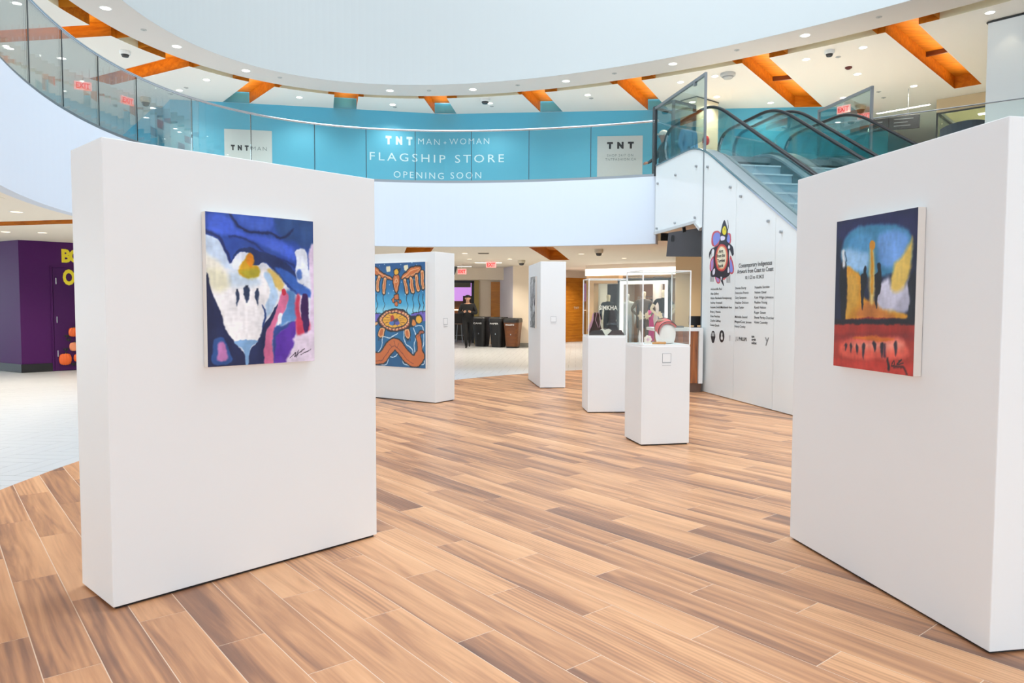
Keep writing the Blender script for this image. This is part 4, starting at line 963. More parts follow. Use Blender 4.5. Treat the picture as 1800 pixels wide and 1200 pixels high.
for c in CT + [(UT1, None, None, None)]:
    tt = trange(prev, c[0], max(2, int((c[0] - prev) / 0.03)))
    mb = MB(); strip(mb, rcrow(tt, ZC2), rcrow(tt, ZT)); strip(mb, rcrow(tt, ZT), row(UPP, tt, 0.93, ZT))
    obj('cove', mb, COVE, uc)
    prev = c[3] if c[3] else UT1
for k, c in enumerate(CT):
    mb = MB()
    for a, b in ((c[0], c[1]), (c[2], c[3])):
        tt = trange(a, b, 4)
        strip(mb, rcrow(tt, ZC2), rcrow(tt, ZT))
    tt = trange(c[0], c[3], 8)
    strip(mb, rcrow(tt, ZT), row(UPP, tt, 0.93, ZT))
    for t in (c[0], c[3]):
        p, q = UPP.p(t, 0.93), UPP.p(t, RC(t))
        mb.sheet([(*p, ZC2), (*q, ZC2), (*q, ZT), (*p, ZT)])
    obj('wood_collar', mb, COFFER, uc)
    recess([tuple(p) for p in CO[k]], ZC2, ZT, uc, end=(k not in (2, 3, 4, 5, 6)), rib=0.53 if k in (7, 8) else None)
    tm = (c[1] + c[2]) / 2
    p = UPP.p(tm, 1.07); e = ((CO[k][2][0] + CO[k][3][0]) / 2, (CO[k][2][1] + CO[k][3][1]) / 2)
    dist = math.hypot(e[0] - p[0], e[1] - p[1])
    area_light('cove_lamp', ((p[0] + e[0]) / 2, (p[1] + e[1]) / 2, ZC2 + 0.015), dist * 0.8, 1.7 * dist, (1.0, 0.84, 0.55), (PI, 0, math.atan2(e[1] - p[1], e[0] - p[0])), size_y=0.12)

# outer walls of the hall
WALLC = mat('cream_wall', (232, 222, 206), 0.75)
struct('wall_back', MB().box(-16, 14, 31, 31.2, 0, 7.4), WALLC, 'far cream end wall of the mall')
win = struct('window_added', MB().box(-16.02, -16, -5, 31, 0, 6.69), glass('added_window_glass', (250, 252, 252), 0.6), 'glazed street front far left of the mall')  # unseen glazed wall, added so daylight reaches surfaces facing left
for i in range(13): obj('mullion', MB().box(-16.06, -15.96, -5 + i * 3 - 0.04, -5 + i * 3 + 0.04, 0, 6.69), STEEL, win)
for z in (0.05, 2.75, 3.8, 6.6): obj('transom', MB().box(-16.05, -15.97, -5, 31, z - 0.04, z + 0.04), STEEL, win)
struct('wall_right', MB().box(14, 14.2, -5, 31, 0, 7.4), WALLC, 'cream side wall far right of the mall')
# ------------------------------------------------------------------ blue shop hoarding upstairs with its posters and lettering
BLUE = mat('hoarding_blue', (84, 172, 202), 0.5)
HP = [(-13.2, 24.4), (-10.82, 21.38), (-9.64, 19.9), (-9.47, 19.98), (-8.88, 19.17), (-7.6, 19.4), (-1.9, 20.55), (7.5, 19.75), (9.0, 19.68), (11.4, 22.4)]
hoard = struct('wall_hoarding', straight_wall(HP, 0.1, ZF2, ZT + 0.01), BLUE, 'sky blue shop hoarding along the upper level')
WA, WB, WC_ = Vector((-7.6, 19.4)), Vector((-1.9, 20.55)), Vector((7.5, 19.75))
def wall_frame(a, b): d = b - a; return math.atan2(d.y, d.x)
def on_wall(i, s, z, gap=0.006):
    a, b = ((WA, WB), (WB, WC_))[i]; d = (b - a).normalized(); n = Vector((d.y, -d.x))
    p = a + d * s + n * gap
    return (p.x, p.y, z), math.atan2(d.y, d.x)
PALE = mat('pale_lettering', (206, 232, 240), 0.6)
GREYP = mat('poster_grey', (196, 204, 204), 0.6)
def wall_text(i, body, s0, s1, z, h, m, parent, bold=0.0, sp=1.3, gap=0.006, name='lettering'):
    loc, rz = on_wall(i, s0, z, gap)
    o = obj(name, text_mesh(body, s1 - s0, h, bold, sp), m, parent, loc, rz)
    return o
wall_text(0, 'TNT', 4.20, 4.93, 5.82, 0.19, PALE, hoard, 0.08, 2.2)
wall_text(0, 'MAN', 5.09, 5.685, 5.84, 0.165, PALE, hoard, -0.008, 1.3)
wall_text(1, '+', -0.02, 0.06, 5.85, 0.12, PALE, hoard)
wall_text(1, 'WOMAN', 0.142, 1.258, 5.86, 0.165, PALE, hoard, -0.008, 1.3)
wall_text(0, 'FLAGSHIP', 3.77, 5.843, 5.357, 0.215, PALE, hoard, 0.0, 1.35)
wall_text(1, 'STORE', 0.30, 1.671, 5.357, 0.215, PALE, hoard, 0.0, 1.35)
wall_text(0, 'OPENING', 4.413, 5.794, 4.905, 0.175, PALE, hoard, 0.0, 1.35)
wall_text(1, 'SOON', 0.172, 1.036, 4.92, 0.175, PALE, hoard, 0.0, 1.35)
loc, rz = on_wall(0, 0.017, 0, 0.004)
p1 = obj('poster', MB().box(0, 1.2, -0.004, 0, 4.6, 6.01), GREYP, hoard, loc, rz)
def poster_text(post, i, s_off, body, s0, s1, z, h, m, bold=0.0, sp=1.3):
    o = obj('lettering', text_mesh(body, s1 - s0, h, bold, sp), m, post, (s0 - s_off, -0.007, z)); return o
poster_text(p1, 0, 0.017, 'TNT', 0.18, 0.625, 5.475, 0.115, INK, 0.08, 2.2)
poster_text(p1, 0, 0.017, 'MAN', 0.70, 1.081, 5.48, 0.10, mat('grey_ink', (110, 120, 124), 0.6), -0.006, 1.3)
poster_text(p1, 0, 0.017, 'NEW', 0.80, 1.06, 5.13, 0.06, mat('grey_ink', (110, 120, 124), 0.6), 0, 1.3)
loc, rz = on_wall(1, 4.234, 0, 0.004)
p2 = obj('poster', MB().box(0, 1.23, -0.004, 0, 4.6, 6.02), mat('poster_warm_grey', (190, 196, 198), 0.6), hoard, loc, rz)
poster_text(p2, 1, 4.234, 'TNT', 4.50, 5.224, 5.69, 0.155, INK, 0.08, 2.2)
poster_text(p2, 1, 4.234, 'SHOP 24/7 ON', 4.502, 5.211, 5.465, 0.062, mat('grey_ink', (110, 120, 124), 0.6), 0, 1.25)
poster_text(p2, 1, 4.234, 'TNTFASHION.CA', 4.457, 5.289, 5.357, 0.062, mat('grey_ink', (110, 120, 124), 0.6), 0, 1.25)

# ------------------------------------------------------------------ glass balustrade round the balcony
JT = [LT0, -2.5, -2.3, -2.1, -1.95, -1.8, -1.65, -1.51, -1.37, -1.23, -1.09, -0.95, -0.815, -0.684, -0.575, -0.46, -0.339, -0.169, 0.007, 0.187, 0.325, 0.449, 0.582, 0.708, 0.832, 0.949]
bal = thing('glass_balustrade', 'curved glass balustrade with slim silver rail along the balcony', 'balustrade', (0, 0, ZF2))
for a, b in zip(JT, JT[1:]):
    n = max(4, int((b - a) / 0.02)); tt = trange(a + 0.0012, b - 0.0012, n)
    obj('glass_panel', ringwall(LOW, tt, 0.055, 0.073, 0.02, 1.04), GLASS, bal)
tt = trange(LT0, 0.955, 180)
mb = MB().tube([(*LOW.p(t, 0.064), 1.06) for t in tt], 0.022, 8); obj('top_rail', mb, CHROME, bal, smooth=True)
obj('base_shoe', ringwall(LOW, tt, 0.03, 0.1, 0.0, 0.055), STEEL, bal)
for t in JT[1:-1]:
    obj('joint_seal', MB().bar((*LOW.p(t, 0.064), 0.05), (*LOW.p(t, 0.064), 1.04), 0.012), DARK, bal)

bal2 = thing('glass_balustrade', 'straight glass balustrade at far right beside the white column', 'balustrade', (0, 0, ZF2))
dv = (Vector(C_) - Vector(A_)); Lr = dv.length
pts = [Vector(A_) + (Vector(B_) - Vector(A_)) * (i / 3) for i in range(4)] + [Vector(B_) + (Vector(C_) - Vector(B_)) * (i / 5) for i in range(1, 6)]
for p, q in zip(pts, pts[1:]):
    d = (q - p).normalized(); n = Vector((-d.y, d.x))
    a, b = p + d * 0.006 + n * 0.055, q - d * 0.006 + n * 0.055
    obj('glass_panel', MB().prism([a, b, b + n * 0.018, a + n * 0.018], 0.02, 1.04), GLASS, bal2)
mb = MB().tube([(p.x - 0.02, p.y + 0.06, 1.055) for p in pts], 0.012, 6); obj('top_rail', mb, STEEL, bal2)
obj('base_shoe', straight_wall([tuple(p) for p in pts], 0.09, 0.0, 0.05), STEEL, bal2)

# ------------------------------------------------------------------ two escalators side by side (local x = down the flight, y = across, z up)
E0, EY = (3.121, 11.993), -1.384
SLP = math.tan(math.radians(30))
def blend(s, flat, c):
    """flat run, rounded knee, 30 degree flight, rounded foot"""
    z = c - SLP * s; k = 0.28
    zz = flat if z > flat + k else (z if z < flat - k else flat - ((flat + k - z) ** 2) / (4 * k))
    return zz
SS = [-2.1, -1.6, -1.1, -0.8, -0.6, -0.45, -0.3, -0.15, 0.0, 0.15, 0.3, 0.5, 0.8, 1.1, 1.6, 2.2, 3.0, 4.0, 5.0, 5.8, 6.3, 6.6, 6.9, 7.5]
def prof(flat, c, low, s0=-2.1, s1=7.5):
    r = []
    for s in SS:
        if s0 - 1e-6 <= s <= s1 + 1e-6: r.append((s, max(low, blend(s, flat, c))))
    return r
DECK = mat('deck_metal', (176, 180, 184), 0.3, metal=0.55)
DECKW = mat('deck_satin', (168, 164, 158), 0.35, metal=0.4)
SKIRT = mat('skirt_dark', (74, 84, 88), 0.4, metal=0.3)
def step_mat():
    m = bpy.data.materials.new('ribbed_step'); m.use_nodes = True; nt = m.node_tree; b = nt.nodes['Principled BSDF']
    tc = nt.nodes.new('ShaderNodeTexCoord'); wv = nt.nodes.new('ShaderNodeTexWave'); wv.bands_direction = 'Y'; wv.inputs['Scale'].default_value = 22
    rp = nt.nodes.new('ShaderNodeValToRGB'); rp.color_ramp.elements[0].color = (*lin((138, 158, 170)), 1); rp.color_ramp.elements[1].color = (*lin((190, 208, 218)), 1)
    nt.links.new(tc.outputs['Object'], wv.inputs['Vector']); nt.links.new(wv.outputs['Fac'], rp.inputs[0]); nt.links.new(rp.outputs[0], b.inputs['Base Color'])
    b.inputs['Roughness'].default_value = 0.45; b.inputs['Metallic'].default_value = 0.25
    return m
STEP = step_mat()
CLAD = mat('back_painted_glass', (236, 240, 240), 0.12)
def esc_xf(o): o.location = (E0[0], E0[1], 0); o.rotation_euler = (0, 0, EY); return o
RAILZ, RAILC = 4.77, 4.645
def rail_path(l):
    pts = [(-1.98, 4.14), (-2.14, 4.18), (-2.25, 4.28), (-2.29, 4.42), (-2.26, 4.56), (-2.17, 4.67), (-2.04, 4.74), (-1.85, RAILZ)]
    for s in [-1.4, -1.0, -0.8, -0.65, -0.5, -0.35, -0.2, -0.05, 0.1, 0.25, 0.4, 0.7, 1.2, 2, 3, 4, 5, 5.8]:
        pts.append((s, blend(s, RAILZ, RAILC)))
    pts += [(6.2, 1.09), (6.5, 0.98), (6.8, 0.94), (7.5, 0.93), (7.8, 0.87), (7.95, 0.74), (7.95, 0.55), (7.8, 0.42)]
    return [(s, l, z) for s, z in pts]
def build_escalator(label, l0, l1):
    t = thing('escalator', label, 'escalator', (E0[0], E0[1], 0), EY)
    for l in (l0, l1):
        obj('handrail', MB().tube(rail_path(l), 0.036, 8, ry=0.026), RUBBER, t, smooth=True)
        # glass side in panels with joints square to the slope
        js = [-2.16, -1.15, -0.05, 1.05, 2.15, 3.25, 4.35, 5.45, 6.5]
        for a, b in zip(js, js[1:]):
            lean = lambda s: 0.0 if s < -0.6 or s > 6.2 else 0.35
            ss = [a + 0.005 + (b - a - 0.01) * i / 8 for i in range(9)]
            lo = [(s, max(0.15, blend(s, 4.02, 3.89))) for s in ss]
            tp = []
            for i, s in enumerate(ss):
                k = i / 8; s2 = s + (lean(a) * (1 - k) + lean(b) * k)
                tp.append((s2, max(0.9, blend(s2, RAILZ, RAILC)) - 0.02))
            obj('glass_panel', MB().slab_sz(lo + tp[::-1], l - 0.006, l + 0.006), EGLASS, t)
        # chrome guide under the rail newel
        obj('newel_band', MB().tube([(s + 0.05, l, z) for s, _, z in rail_path(l)[0:6]], 0.02, 6), CHROME, t)
    # decks either side of the glass
    for a, b, m in ((l0 - 0.24, l0 - 0.012, DECK), (l1 + 0.012, l1 + 0.155, DECKW)):
        top = prof(4.07, 3.955, 0.2); low = [(s, z - 0.05) for s, z in top]
        obj('deck', MB().slab_sz(top + low[::-1], a, b), m, t)
    for a, b in ((l0 + 0.012, l0 + 0.13), (l1 - 0.13, l1 - 0.012)):
        top = prof(4.03, 3.915, 0.17); low = [(s, z - 0.04) for s, z in top]
        obj('inner_deck', MB().slab_sz(top + low[::-1], a, b), DECK, t)
    for a, b in ((l0 + 0.13, l0 + 0.15), (l1 - 0.15, l1 - 0.13)):
        top = prof(3.98, 3.87, 0.13); low = [(s, z - 0.5) for s, z in top]
        obj('skirt', MB().slab_sz(top + low[::-1], a, b), SKIRT, t)
    sm = MB().box(0, 0.345, l0 + 0.155, l1 - 0.155, -0.21, 0).box(0.33, 0.362, l0 + 0.155, l1 - 0.155, -0.022, 0.001, 1).box(0.335, 0.347, l0 + 0.155, l1 - 0.155, -0.21, -0.185, 2).mesh('step')
    for q in (STEP, mat('step_nosing', (214, 222, 226), 0.4), SKIRT): sm.materials.append(q)
    k = 0; z = 3.69; s = -0.12
    while z > 0.12:
        obj('step', sm, STEP, t, (s, 0, z)); s += 0.2 / SLP; z -= 0.2
    obj('landing_plate', MB().box(-2.1, -0.1, l0 + 0.15, l1 - 0.15, 3.80, 3.89), STEEL, t)
    obj('foot_plate', MB().box(6.4, 8.2, l0 - 0.1, l1 + 0.1, 0.002, 0.03), STEEL, t)
    return t
escA = build_escalator('near escalator with printed white glass side', 0.25, 1.38)
escB = build_escalator('far escalator behind the one with the printed side', 1.70, 2.80)

# white glass cladding of the near escalator, with trim, bolts and exhibition print
cj = [0.0, 1.107, 2.206, 3.30, 4.40, 5.50, 6.6]
panels = []
for a, b in zip(cj, cj[1:]):
    ss = [a + 0.003] + [s for s in SS if a + 0.01 < s < b - 0.01] + [b - 0.003]
    top = [(s, max(0.12, blend(s, 4.06, 3.94))) for s in ss]
    panels.append(obj('cladding_panel', MB().slab_sz([(a + 0.003, 0.012)] + [(b - 0.003, 0.012)] + top[::-1], 0.0, 0.02), CLAD, escA))
ss = [-2.08] + [s for s in SS if -2.05 < s < -0.01] + [-0.004]
top = [(s, blend(s, 4.07, 3.95)) for s in ss]
hang = obj('cladding_panel', MB().slab_sz([(-2.08, 2.81), (-0.33, 2.83), (-0.12, 2.70), (-0.004, 2.70)] + top[::-1], 0.0, 0.02), CLAD, escA)
obj('edge_trim', MB().slab_sz([(s, z) for s, z in prof(4.085, 3.97, 0.15)] + [(s, z - 0.03) for s, z in prof(4.085, 3.97, 0.15)][::-1], -0.012, 0.012), CHROME, escA)
obj('soffit_trim', MB().bar((-2.09, 0.0, 2.79), (-0.31, 0.0, 2.81), 0.05, 0.05).bar((-0.31, 0.0, 2.81), (-0.1, 0.0, 2.67), 0.05, 0.05), mat('pale_metal', (206, 208, 206), 0.4, metal=0.3), escA)
obj('soffit', MB().box(-2.09, -0.02, 0.03, 3.0, 2.80, 2.83), CEILW, escA)
obj('end_cover', MB().box(-2.1, -2.085, 0.0, 3.0, 2.80, 3.87), mat('pale_metal', (206, 208, 206), 0.4, metal=0.3), escA)
obj('corner_post', MB().box(-0.016, 0.002, -0.012, 0.03, 0.0, 5.19), STEEL, escA)
for s, z in [(-1.956, 3.716), (-1.123, 3.733), (-0.273, 3.732), (0.151, 3.645), (0.93, 3.198), (1.257, 3.015), (2.034, 2.569), (2.359, 2.392), (-1.97, 2.872), (-1.123, 2.883), (-0.297, 2.884)]:
    mb = MB().tube([(s, -0.03, z), (s, 0.0, z)], 0.021, 10); obj('bolt', mb, mat('bolt_steel', (168, 172, 176), 0.4, metal=0.5), escA)

# print on the cladding (names, title, dates, badges)
BOLDS = mat('print_black', (34, 34, 40), 0.5)
LINES = [('Adrianchilla Paul', .313, 1.661, .385), ('Alan Syliboy', .313, 1.59, .286), ('Alexis Nanibush-Pamajewong', .313, 1.519, .70), ('Audrey Arsenault', .313, 1.447, .404),
 ('Autumn Smith/Mishiikenh Kwe', .313, 1.375, .72), ('Brian J. Francis', .313, 1.303, .354), ('Chan Petches', .313, 1.232, .333), ('Charlie Gaffney', .313, 1.162, .366), ('Coten Quash', .313, 1.091, .318),
 ('Donnie Shorty', 1.127, 1.661, .324), ('Francoise Francis', 1.127, 1.59, .392), ('Gary Sampson', 1.127, 1.519, .331), ('Heather Dickson', 1.127, 1.447, .396), ('Jean Taylor', 1.127, 1.375, .269),
 ('Michelle Sound', 1.127, 1.236, .369), ('Megan/Cunz Jensen', 1.127, 1.165, .491), ('Nancy Cooley', 1.127, 1.095, .325),
 ('Natasha Sacobie', 1.69, 1.661, .393), ('Nelson Cloud', 1.69, 1.59, .311), ('Kyle Wilgio Johnston', 1.69, 1.519, .498), ('Pauline Young', 1.69, 1.449, .341), ('Randi Nelson', 1.69, 1.378, .311),
 ('Roger Simon', 1.69, 1.308, .305), ('Shane Perley-Dutcher', 1.69, 1.237, .526), ('Violet Cassnsby', 1.69, 1.17, .366)]
def printed(body, s, z, w, h, bold, panel):
    return obj('lettering', text_mesh(body, w, h, bold, 1.0), BOLDS, panel, (s, -0.003, z))
for body, s, z, w in LINES:
    printed(body, s, z, w, 0.034, 0.008, panels[0] if s < 1.1 else panels[1])
printed('Contemporary Indigenous', 1.216, 1.975, .919, 0.06, 0.012, panels[1])
printed('Artwork from Coast to Coast', 1.173, 1.89, 1.0, 0.06, 0.012, panels[1])
printed('10.11.23 to 10.24.23', 1.416, 1.80, .512, 0.048, 0.012, panels[1])
printed('J L PHILLIPS', 1.165, 0.905, .329, 0.05, 0.018, panels[1])
for body, z, w in (('un', .965, .078), ('orth', .92, .118), ('odox', .873, .146)):
    printed(body, 1.63, z, w, 0.036, 0.03, panels[1])
obj('badge', MB().slab_sz([(.995 + 1.0, .985), (2.012, .985), (2.045, .945), (2.078, .985), (2.095, .985), (2.03, .87), (2.012, .87), (2.035, .93)], -0.003, -0.001), mat('badge_grey', (120, 122, 124), 0.5), panels[1])
obj('badge', MB().slab_sz([(.425 + .078 * math.cos(a) * (0.8 if math.sin(a) < 0 else 1), .918 + .1 * math.sin(a)) for a in [2 * PI * i / 14 for i in range(14)]], -0.003, -0.001), BOLDS, panels[0])
for dx in (-0.036, 0.0, 0.036):
    obj('badge_claw', MB().slab_sz([(.418 + dx, .93), (.432 + dx, .93), (.432 + dx, .99), (.418 + dx, .99)], -0.0045, -0.003), CLAD, panels[0])
ring = [(.72 + .085 * math.cos(2 * PI * i / 20), .942 + .095 * math.sin(2 * PI * i / 20)) for i in range(20)]
obj('badge', MB().slab_sz(ring, -0.003, -0.001), BOLDS, panels[0])
obj('badge_figure', MB().slab_sz([(.70, .89), (.755, .89), (.76, .92), (.74, .945), (.745, .985), (.72, 1.0), (.70, .98), (.705, .94), (.69, .915)], -0.0045, -0.003), CLAD, panels[0])
obj('badge', MB().slab_sz([(.955, .97), (.965, .97), (.975, .93), (.985, .97), (.995, .97), (.985, .88), (.965, .88)], -0.003, -0.001), mat('badge_pale', (196, 198, 200), 0.5), panels[0])
# turtle emblem
nx, nz = 150, 220
gs = np.linspace(0.17, 1.10, nx); gz = np.linspace(2.84, 1.66, nz)
GX, GZ = np.meshgrid(gs, gz)
img, al = raster(DECAL, GX, GZ, (236, 240, 240), 1.0, alpha=True)
P = np.stack([GX, np.full_like(GX, -0.002), GZ], -1)
em = grid_mesh('turtle_emblem', P, img, al); em.materials.append(art_mat('emblem_print', 0.4))
obj('turtle_emblem', em, None, panels[0])
for body, s, z, w in (('Art', .575, 2.235, .15), ('From the', .51, 2.168, .27), ('Turtles', .53, 2.09, .25), ('back', .57, 2.012, .17)):
    obj('lettering', text_mesh(body, w, 0.05, 0.02, 1.0), BOLDS, panels[0], (s, -0.005, z))

# framed glass screens round the head of the escalators
fr = thing('glass_screen', 'steel framed glass screen beside the near escalator head', 'screen', (E0[0], E0[1], 0), EY)
obj('post', MB().box(-2.13, -2.09, -0.02, 0.02, ZF2, 5.17), DARK, fr)
obj('top_rail', MB().box(-2.13, 0.0, -0.02, 0.02, 5.13, 5.18), STEEL, fr)
obj('glass_panel', MB().box(-2.09, -0.02, -0.004, 0.004, 4.1, 5.13), EGLASS, fr)
obj('hinge', MB().box(-0.42, -0.36, -0.02, 0.02, 5.08, 5.13), STEEL, fr)
fr2 = thing('glass_screen', 'steel framed glass screen beside the far escalator', 'screen', (5.9, 14.23, 0), math.atan2(12.69 - 14.23, 6.16 - 5.9))
LL = math.hypot(12.69 - 14.23, 6.16 - 5.9)
for x in (0, LL): obj('post', MB().box(x - 0.02, x + 0.02, -0.02, 0.02, ZF2 if x == 0 else 3.3, 5.15), STEEL, fr2)
obj('top_rail', MB().box(-0.02, LL + 0.02, -0.02, 0.02, 5.13, 5.18), STEEL, fr2)
obj('glass_panel', MB().box(0.02, LL - 0.02, -0.004, 0.004, 3.9, 5.13), EGLASS, fr2)
bx = [(3.21, 16.76), (3.52, 16.18), (4.08, 16.58), (3.71, 17.14)]
fr3 = thing('glass_booth', 'tall dark framed glass booth behind the near escalator head', 'booth', (0, 0, ZF2))
for i, (x, y) in enumerate(bx):
    obj('post', MB().box(x - 0.03, x + 0.03, y - 0.03, y + 0.03, 0, 2.0), mat('dark_steel', (70, 74, 76), 0.4, metal=0.5), fr3)
    a, b = bx[i], bx[(i + 1) % 4]
    obj('top_rail', MB().bar((*a, 1.99), (*b, 1.99), 0.05, 0.05), mat('dark_steel', (70, 74, 76), 0.4, metal=0.5), fr3)
    d = (Vector(b) - Vector(a)).normalized(); n = Vector((-d.y, d.x)) * 0.004
    if i in (1, 2): obj('glass_panel', MB().prism([Vector(a) + n, Vector(b) + n, Vector(b) - n, Vector(a) - n], 0.05, 1.96), EGLASS, fr3)

# columns and shop front upstairs
colb = struct('trim_2', MB().prism([(4.34, 19.1), (4.65, 18.7), (5.36, 19.28), (5.05, 19.7)], ZF2, ZC2), mat('cream_column', (226, 214, 186), 0.6), 'square cream column upstairs in front of the blue hoarding')
obj('shadow_gap', MB().prism([(4.33, 19.1), (4.65, 18.68), (5.38, 19.28), (5.05, 19.72)], ZC2 - 0.03, ZC2 - 0.01), DARK, colb)
al = thing('alarm_bell', 'round red alarm bell on the cream column upstairs', 'alarm', (4.92, 18.88, 5.62), 0.68)
obj('gong', MB().tube([(0, -0.1, 0), (0, -0.07, 0), (0, -0.03, 0)], [0.05, 0.11, 0.125], 16), mat('alarm_red', (196, 52, 40), 0.35), al, smooth=False)
obj('back_box', MB().box(-0.06, 0.06, -0.03, 0.035, -0.06, 0.06), mat('alarm_red_box', (150, 40, 32), 0.5), al)
colw = struct('trim_3', MB().prism([(8.82, 13.8), (9.9, 12.62), (11.0, 13.62), (9.92, 14.8)], ZF2, ZC2 - 0.02), mat('column_white', (228, 230, 230), 0.6), 'large square white column upstairs at far right')
obj('shadow_gap', MB().prism([(8.80, 13.82), (9.9, 12.6), (11.02, 13.62), (9.92, 14.82)], ZC2 - 0.045, ZC2 - 0.02), DARK, colw)
for p in ((8.98, 13.36), (9.42, 12.88)):
    d = bpy.data.lights.new('wall_washer', 'SPOT'); d.energy = 4; d.color = (1.0, 0.86, 0.6); d.spot_size = 1.3; d.spot_blend = 0.6; d.shadow_soft_size = 0.03
    o = bpy.data.objects.new('wall_washer', d); COL.objects.link(o); o.location = (p[0] - 0.02, p[1] - 0.02, ZC2 - 0.06); o.rotation_euler = (0.12, 0.12, 0)
sf = thing('shop_front', 'glass fronted cream shop upstairs beside the white column', 'shop', (10.88, 18.98, ZF2), math.atan2(18.22 - 18.98, 11.69 - 10.88))
obj('bulkhead', MB().box(0, 4.2, 0, 0.2, 2.47, 2.81), mat('bulkhead_tan', (202, 182, 148), 0.6), sf)
obj('mullion', MB().box(0, 0.04, 0, 0.04, 0, 2.47), DARK, sf)
obj('header', MB().box(0, 4.2, 0.0, 0.05, 2.44, 2.48), DARK, sf)
for i in range(3): obj('glass_panel', MB().box(0.05 + i * 1.38, 1.38 + i * 1.38, 0.01, 0.02, 0.02, 2.44), SHOPGLASS, sf)
obj('glass_side', MB().box(0.0, 0.01, 0.05, 2.4, 0.02, 2.44), SHOPGLASS, sf)
obj('side_header', MB().box(0.0, 0.05, 0.0, 2.4, 2.44, 2.48), DARK, sf)
obj('shop_ceiling', MB().box(0.1, 4.2, 0.2, 3.0, 2.5, 2.54), mat('shop_ceiling', (238, 226, 176), 0.7), sf)
obj('shop_back', MB().box(-0.2, 4.2, 3.0, 3.05, 0, 2.6), mat('shop_back', (216, 222, 200), 0.7), sf)
for x, y in ((0.75, 0.9), (1.1, 1.7), (0.5, 1.9), (1.8, 0.9)):
    obj('light_panel', MB().box(x, x + 0.42, y, y + 0.12, 2.48, 2.5), LAMP, sf)
area_light('shop_light', (12.6, 18.9, ZF2 + 2.4), 1.6, 40, (1.0, 0.92, 0.7), parent=None)
ch = thing('tub_chair', 'dark blue tub chair behind the glass upstairs at far right', 'chair', (8.86, 14.55, ZF2), 0.3)
pr = []
bm_ = MB()
n = 18
ring_o = [(0.44 * math.cos(PI * (-0.1 + 1.2 * i / n) + PI), 0.42 * math.sin(PI * (-0.1 + 1.2 * i / n) + PI)) for i in range(n + 1)]
ring_i = [(x * 0.82, y * 0.82) for x, y in ring_o]
for z0, z1 in ((0.3, 1.1),):
    for i in range(n):
        h0 = z1 - 0.10 * abs(i / n - 0.5) ** 2 * 4; h1 = z1 - 0.10 * abs((i + 1) / n - 0.5) ** 2 * 4
        a, b, c, d = ring_o[i], ring_o[i + 1], ring_i[i + 1], ring_i[i]
        bm_.add([(*a, z0), (*b, z0), (*c, z0), (*d, z0), (*a, h0), (*b, h1), (*c, h1), (*d, h0)], [(0, 3, 2, 1), (4, 5, 6, 7), (0, 1, 5, 4), (2, 3, 7, 6)] + ([(3, 0, 4, 7)] if i == 0 else []) + ([(1, 2, 6, 5)] if i == n - 1 else []))
NAVY = mat('navy_fabric', (44, 56, 68), 0.8)
obj('backrest', bm_, NAVY, ch)
obj('seat', MB().lathe([(0.36, 0.3), (0.38, 0.36), (0.38, 0.44), (0.34, 0.48)], 20), NAVY, ch)
for a in (0.8, 2.3, 4.0, 5.5):
    obj('leg', MB().tube([(0.28 * math.cos(a), 0.28 * math.sin(a), 0.3), (0.33 * math.cos(a), 0.33 * math.sin(a), 0)], 0.018, 6), DARK, ch)
hs = thing('hanging_sign', 'dark directory sign hanging from the upper ceiling', 'sign', (9.28, 18.2, 5.9), -0.42)
obj('board', MB().prism([(-0.66, -0.02), (0.66, -0.02), (0.66, 0.02), (-0.66, 0.02)], -0.17, 0.17), DARK, hs, bevel=0.012)
obj('divider', MB().box(-0.03, 0.0, -0.024, -0.02, -0.17, 0.17), BLACK, hs)
for x in (-0.4, 0.4): obj('rod', MB().tube([(x, 0, 0.17), (x, 0, ZC2 - 5.9)], 0.01, 6), STEEL, hs)
PALEG = mat('sign_print', (112, 118, 122), 0.6)
for i, (x, w) in enumerate(((0.1, 0.42), (0.1, 0.3), (0.1, 0.36))):
    obj('print_line', MB().box(x, x + w, -0.0225, -0.02, 0.07 - 0.08 * i, 0.088 - 0.08 * i), PALEG, hs)
obj('print_line', MB().box(-0.5, -0.15, -0.0225, -0.02, 0.03, 0.06), PALEG, hs)
# ------------------------------------------------------------------ ceiling fittings
TRIMW = mat('fitting_white', (226, 226, 224), 0.5)
def downlight_proto(name, label, group, lens, r=0.075):
    t = thing(name, label, 'downlight', (0, 0, 0), 0, group)
    mb = MB()
    k = 16
    o = [(r * 1.28 * math.cos(2 * PI * i / k), r * 1.28 * math.sin(2 * PI * i / k)) for i in range(k)]
    q = [(r * math.cos(2 * PI * i / k), r * math.sin(2 * PI * i / k)) for i in range(k)]
    mb.v = [(*p, -0.003) for p in o] + [(*p, -0.008) for p in q] + [(*p, -0.001) for p in q]
    for i in range(k):
        j = (i + 1) % k
        mb.f += [(i, j, k + j, k + i), (k + i, k + j, 2 * k + j, 2 * k + i)]; mb.mi += [0, 0]
    obj('trim_ring', mb, TRIMW, t)
    obj('lens', MB().prism(q, -0.0045, -0.003), lens, t)
    return t
ORD = ['first', 'second', 'third', 'fourth', 'fifth', 'sixth', 'seventh', 'eighth', 'ninth', 'tenth', 'eleventh', 'twelfth', 'thirteenth', 'fourteenth', 'fifteenth', 'sixteenth', 'seventeenth', 'eighteenth', 'nineteenth']
def scatter(proto, pts, z):
    base = proto['label']
    for i, p in enumerate(sorted(pts, key=lambda q: q[0] / q[1])):
        lab = base + ', ' + ORD[i] + ' from the left'
        if i == 0: proto.location = (*p, z); proto['label'] = lab
        else: dup(proto, (*p, z), 0, lab)
d1 = downlight_proto('downlight', 'round downlight in the curved ceiling rim', 'downlights in the ceiling rim', LAMP, 0.085)
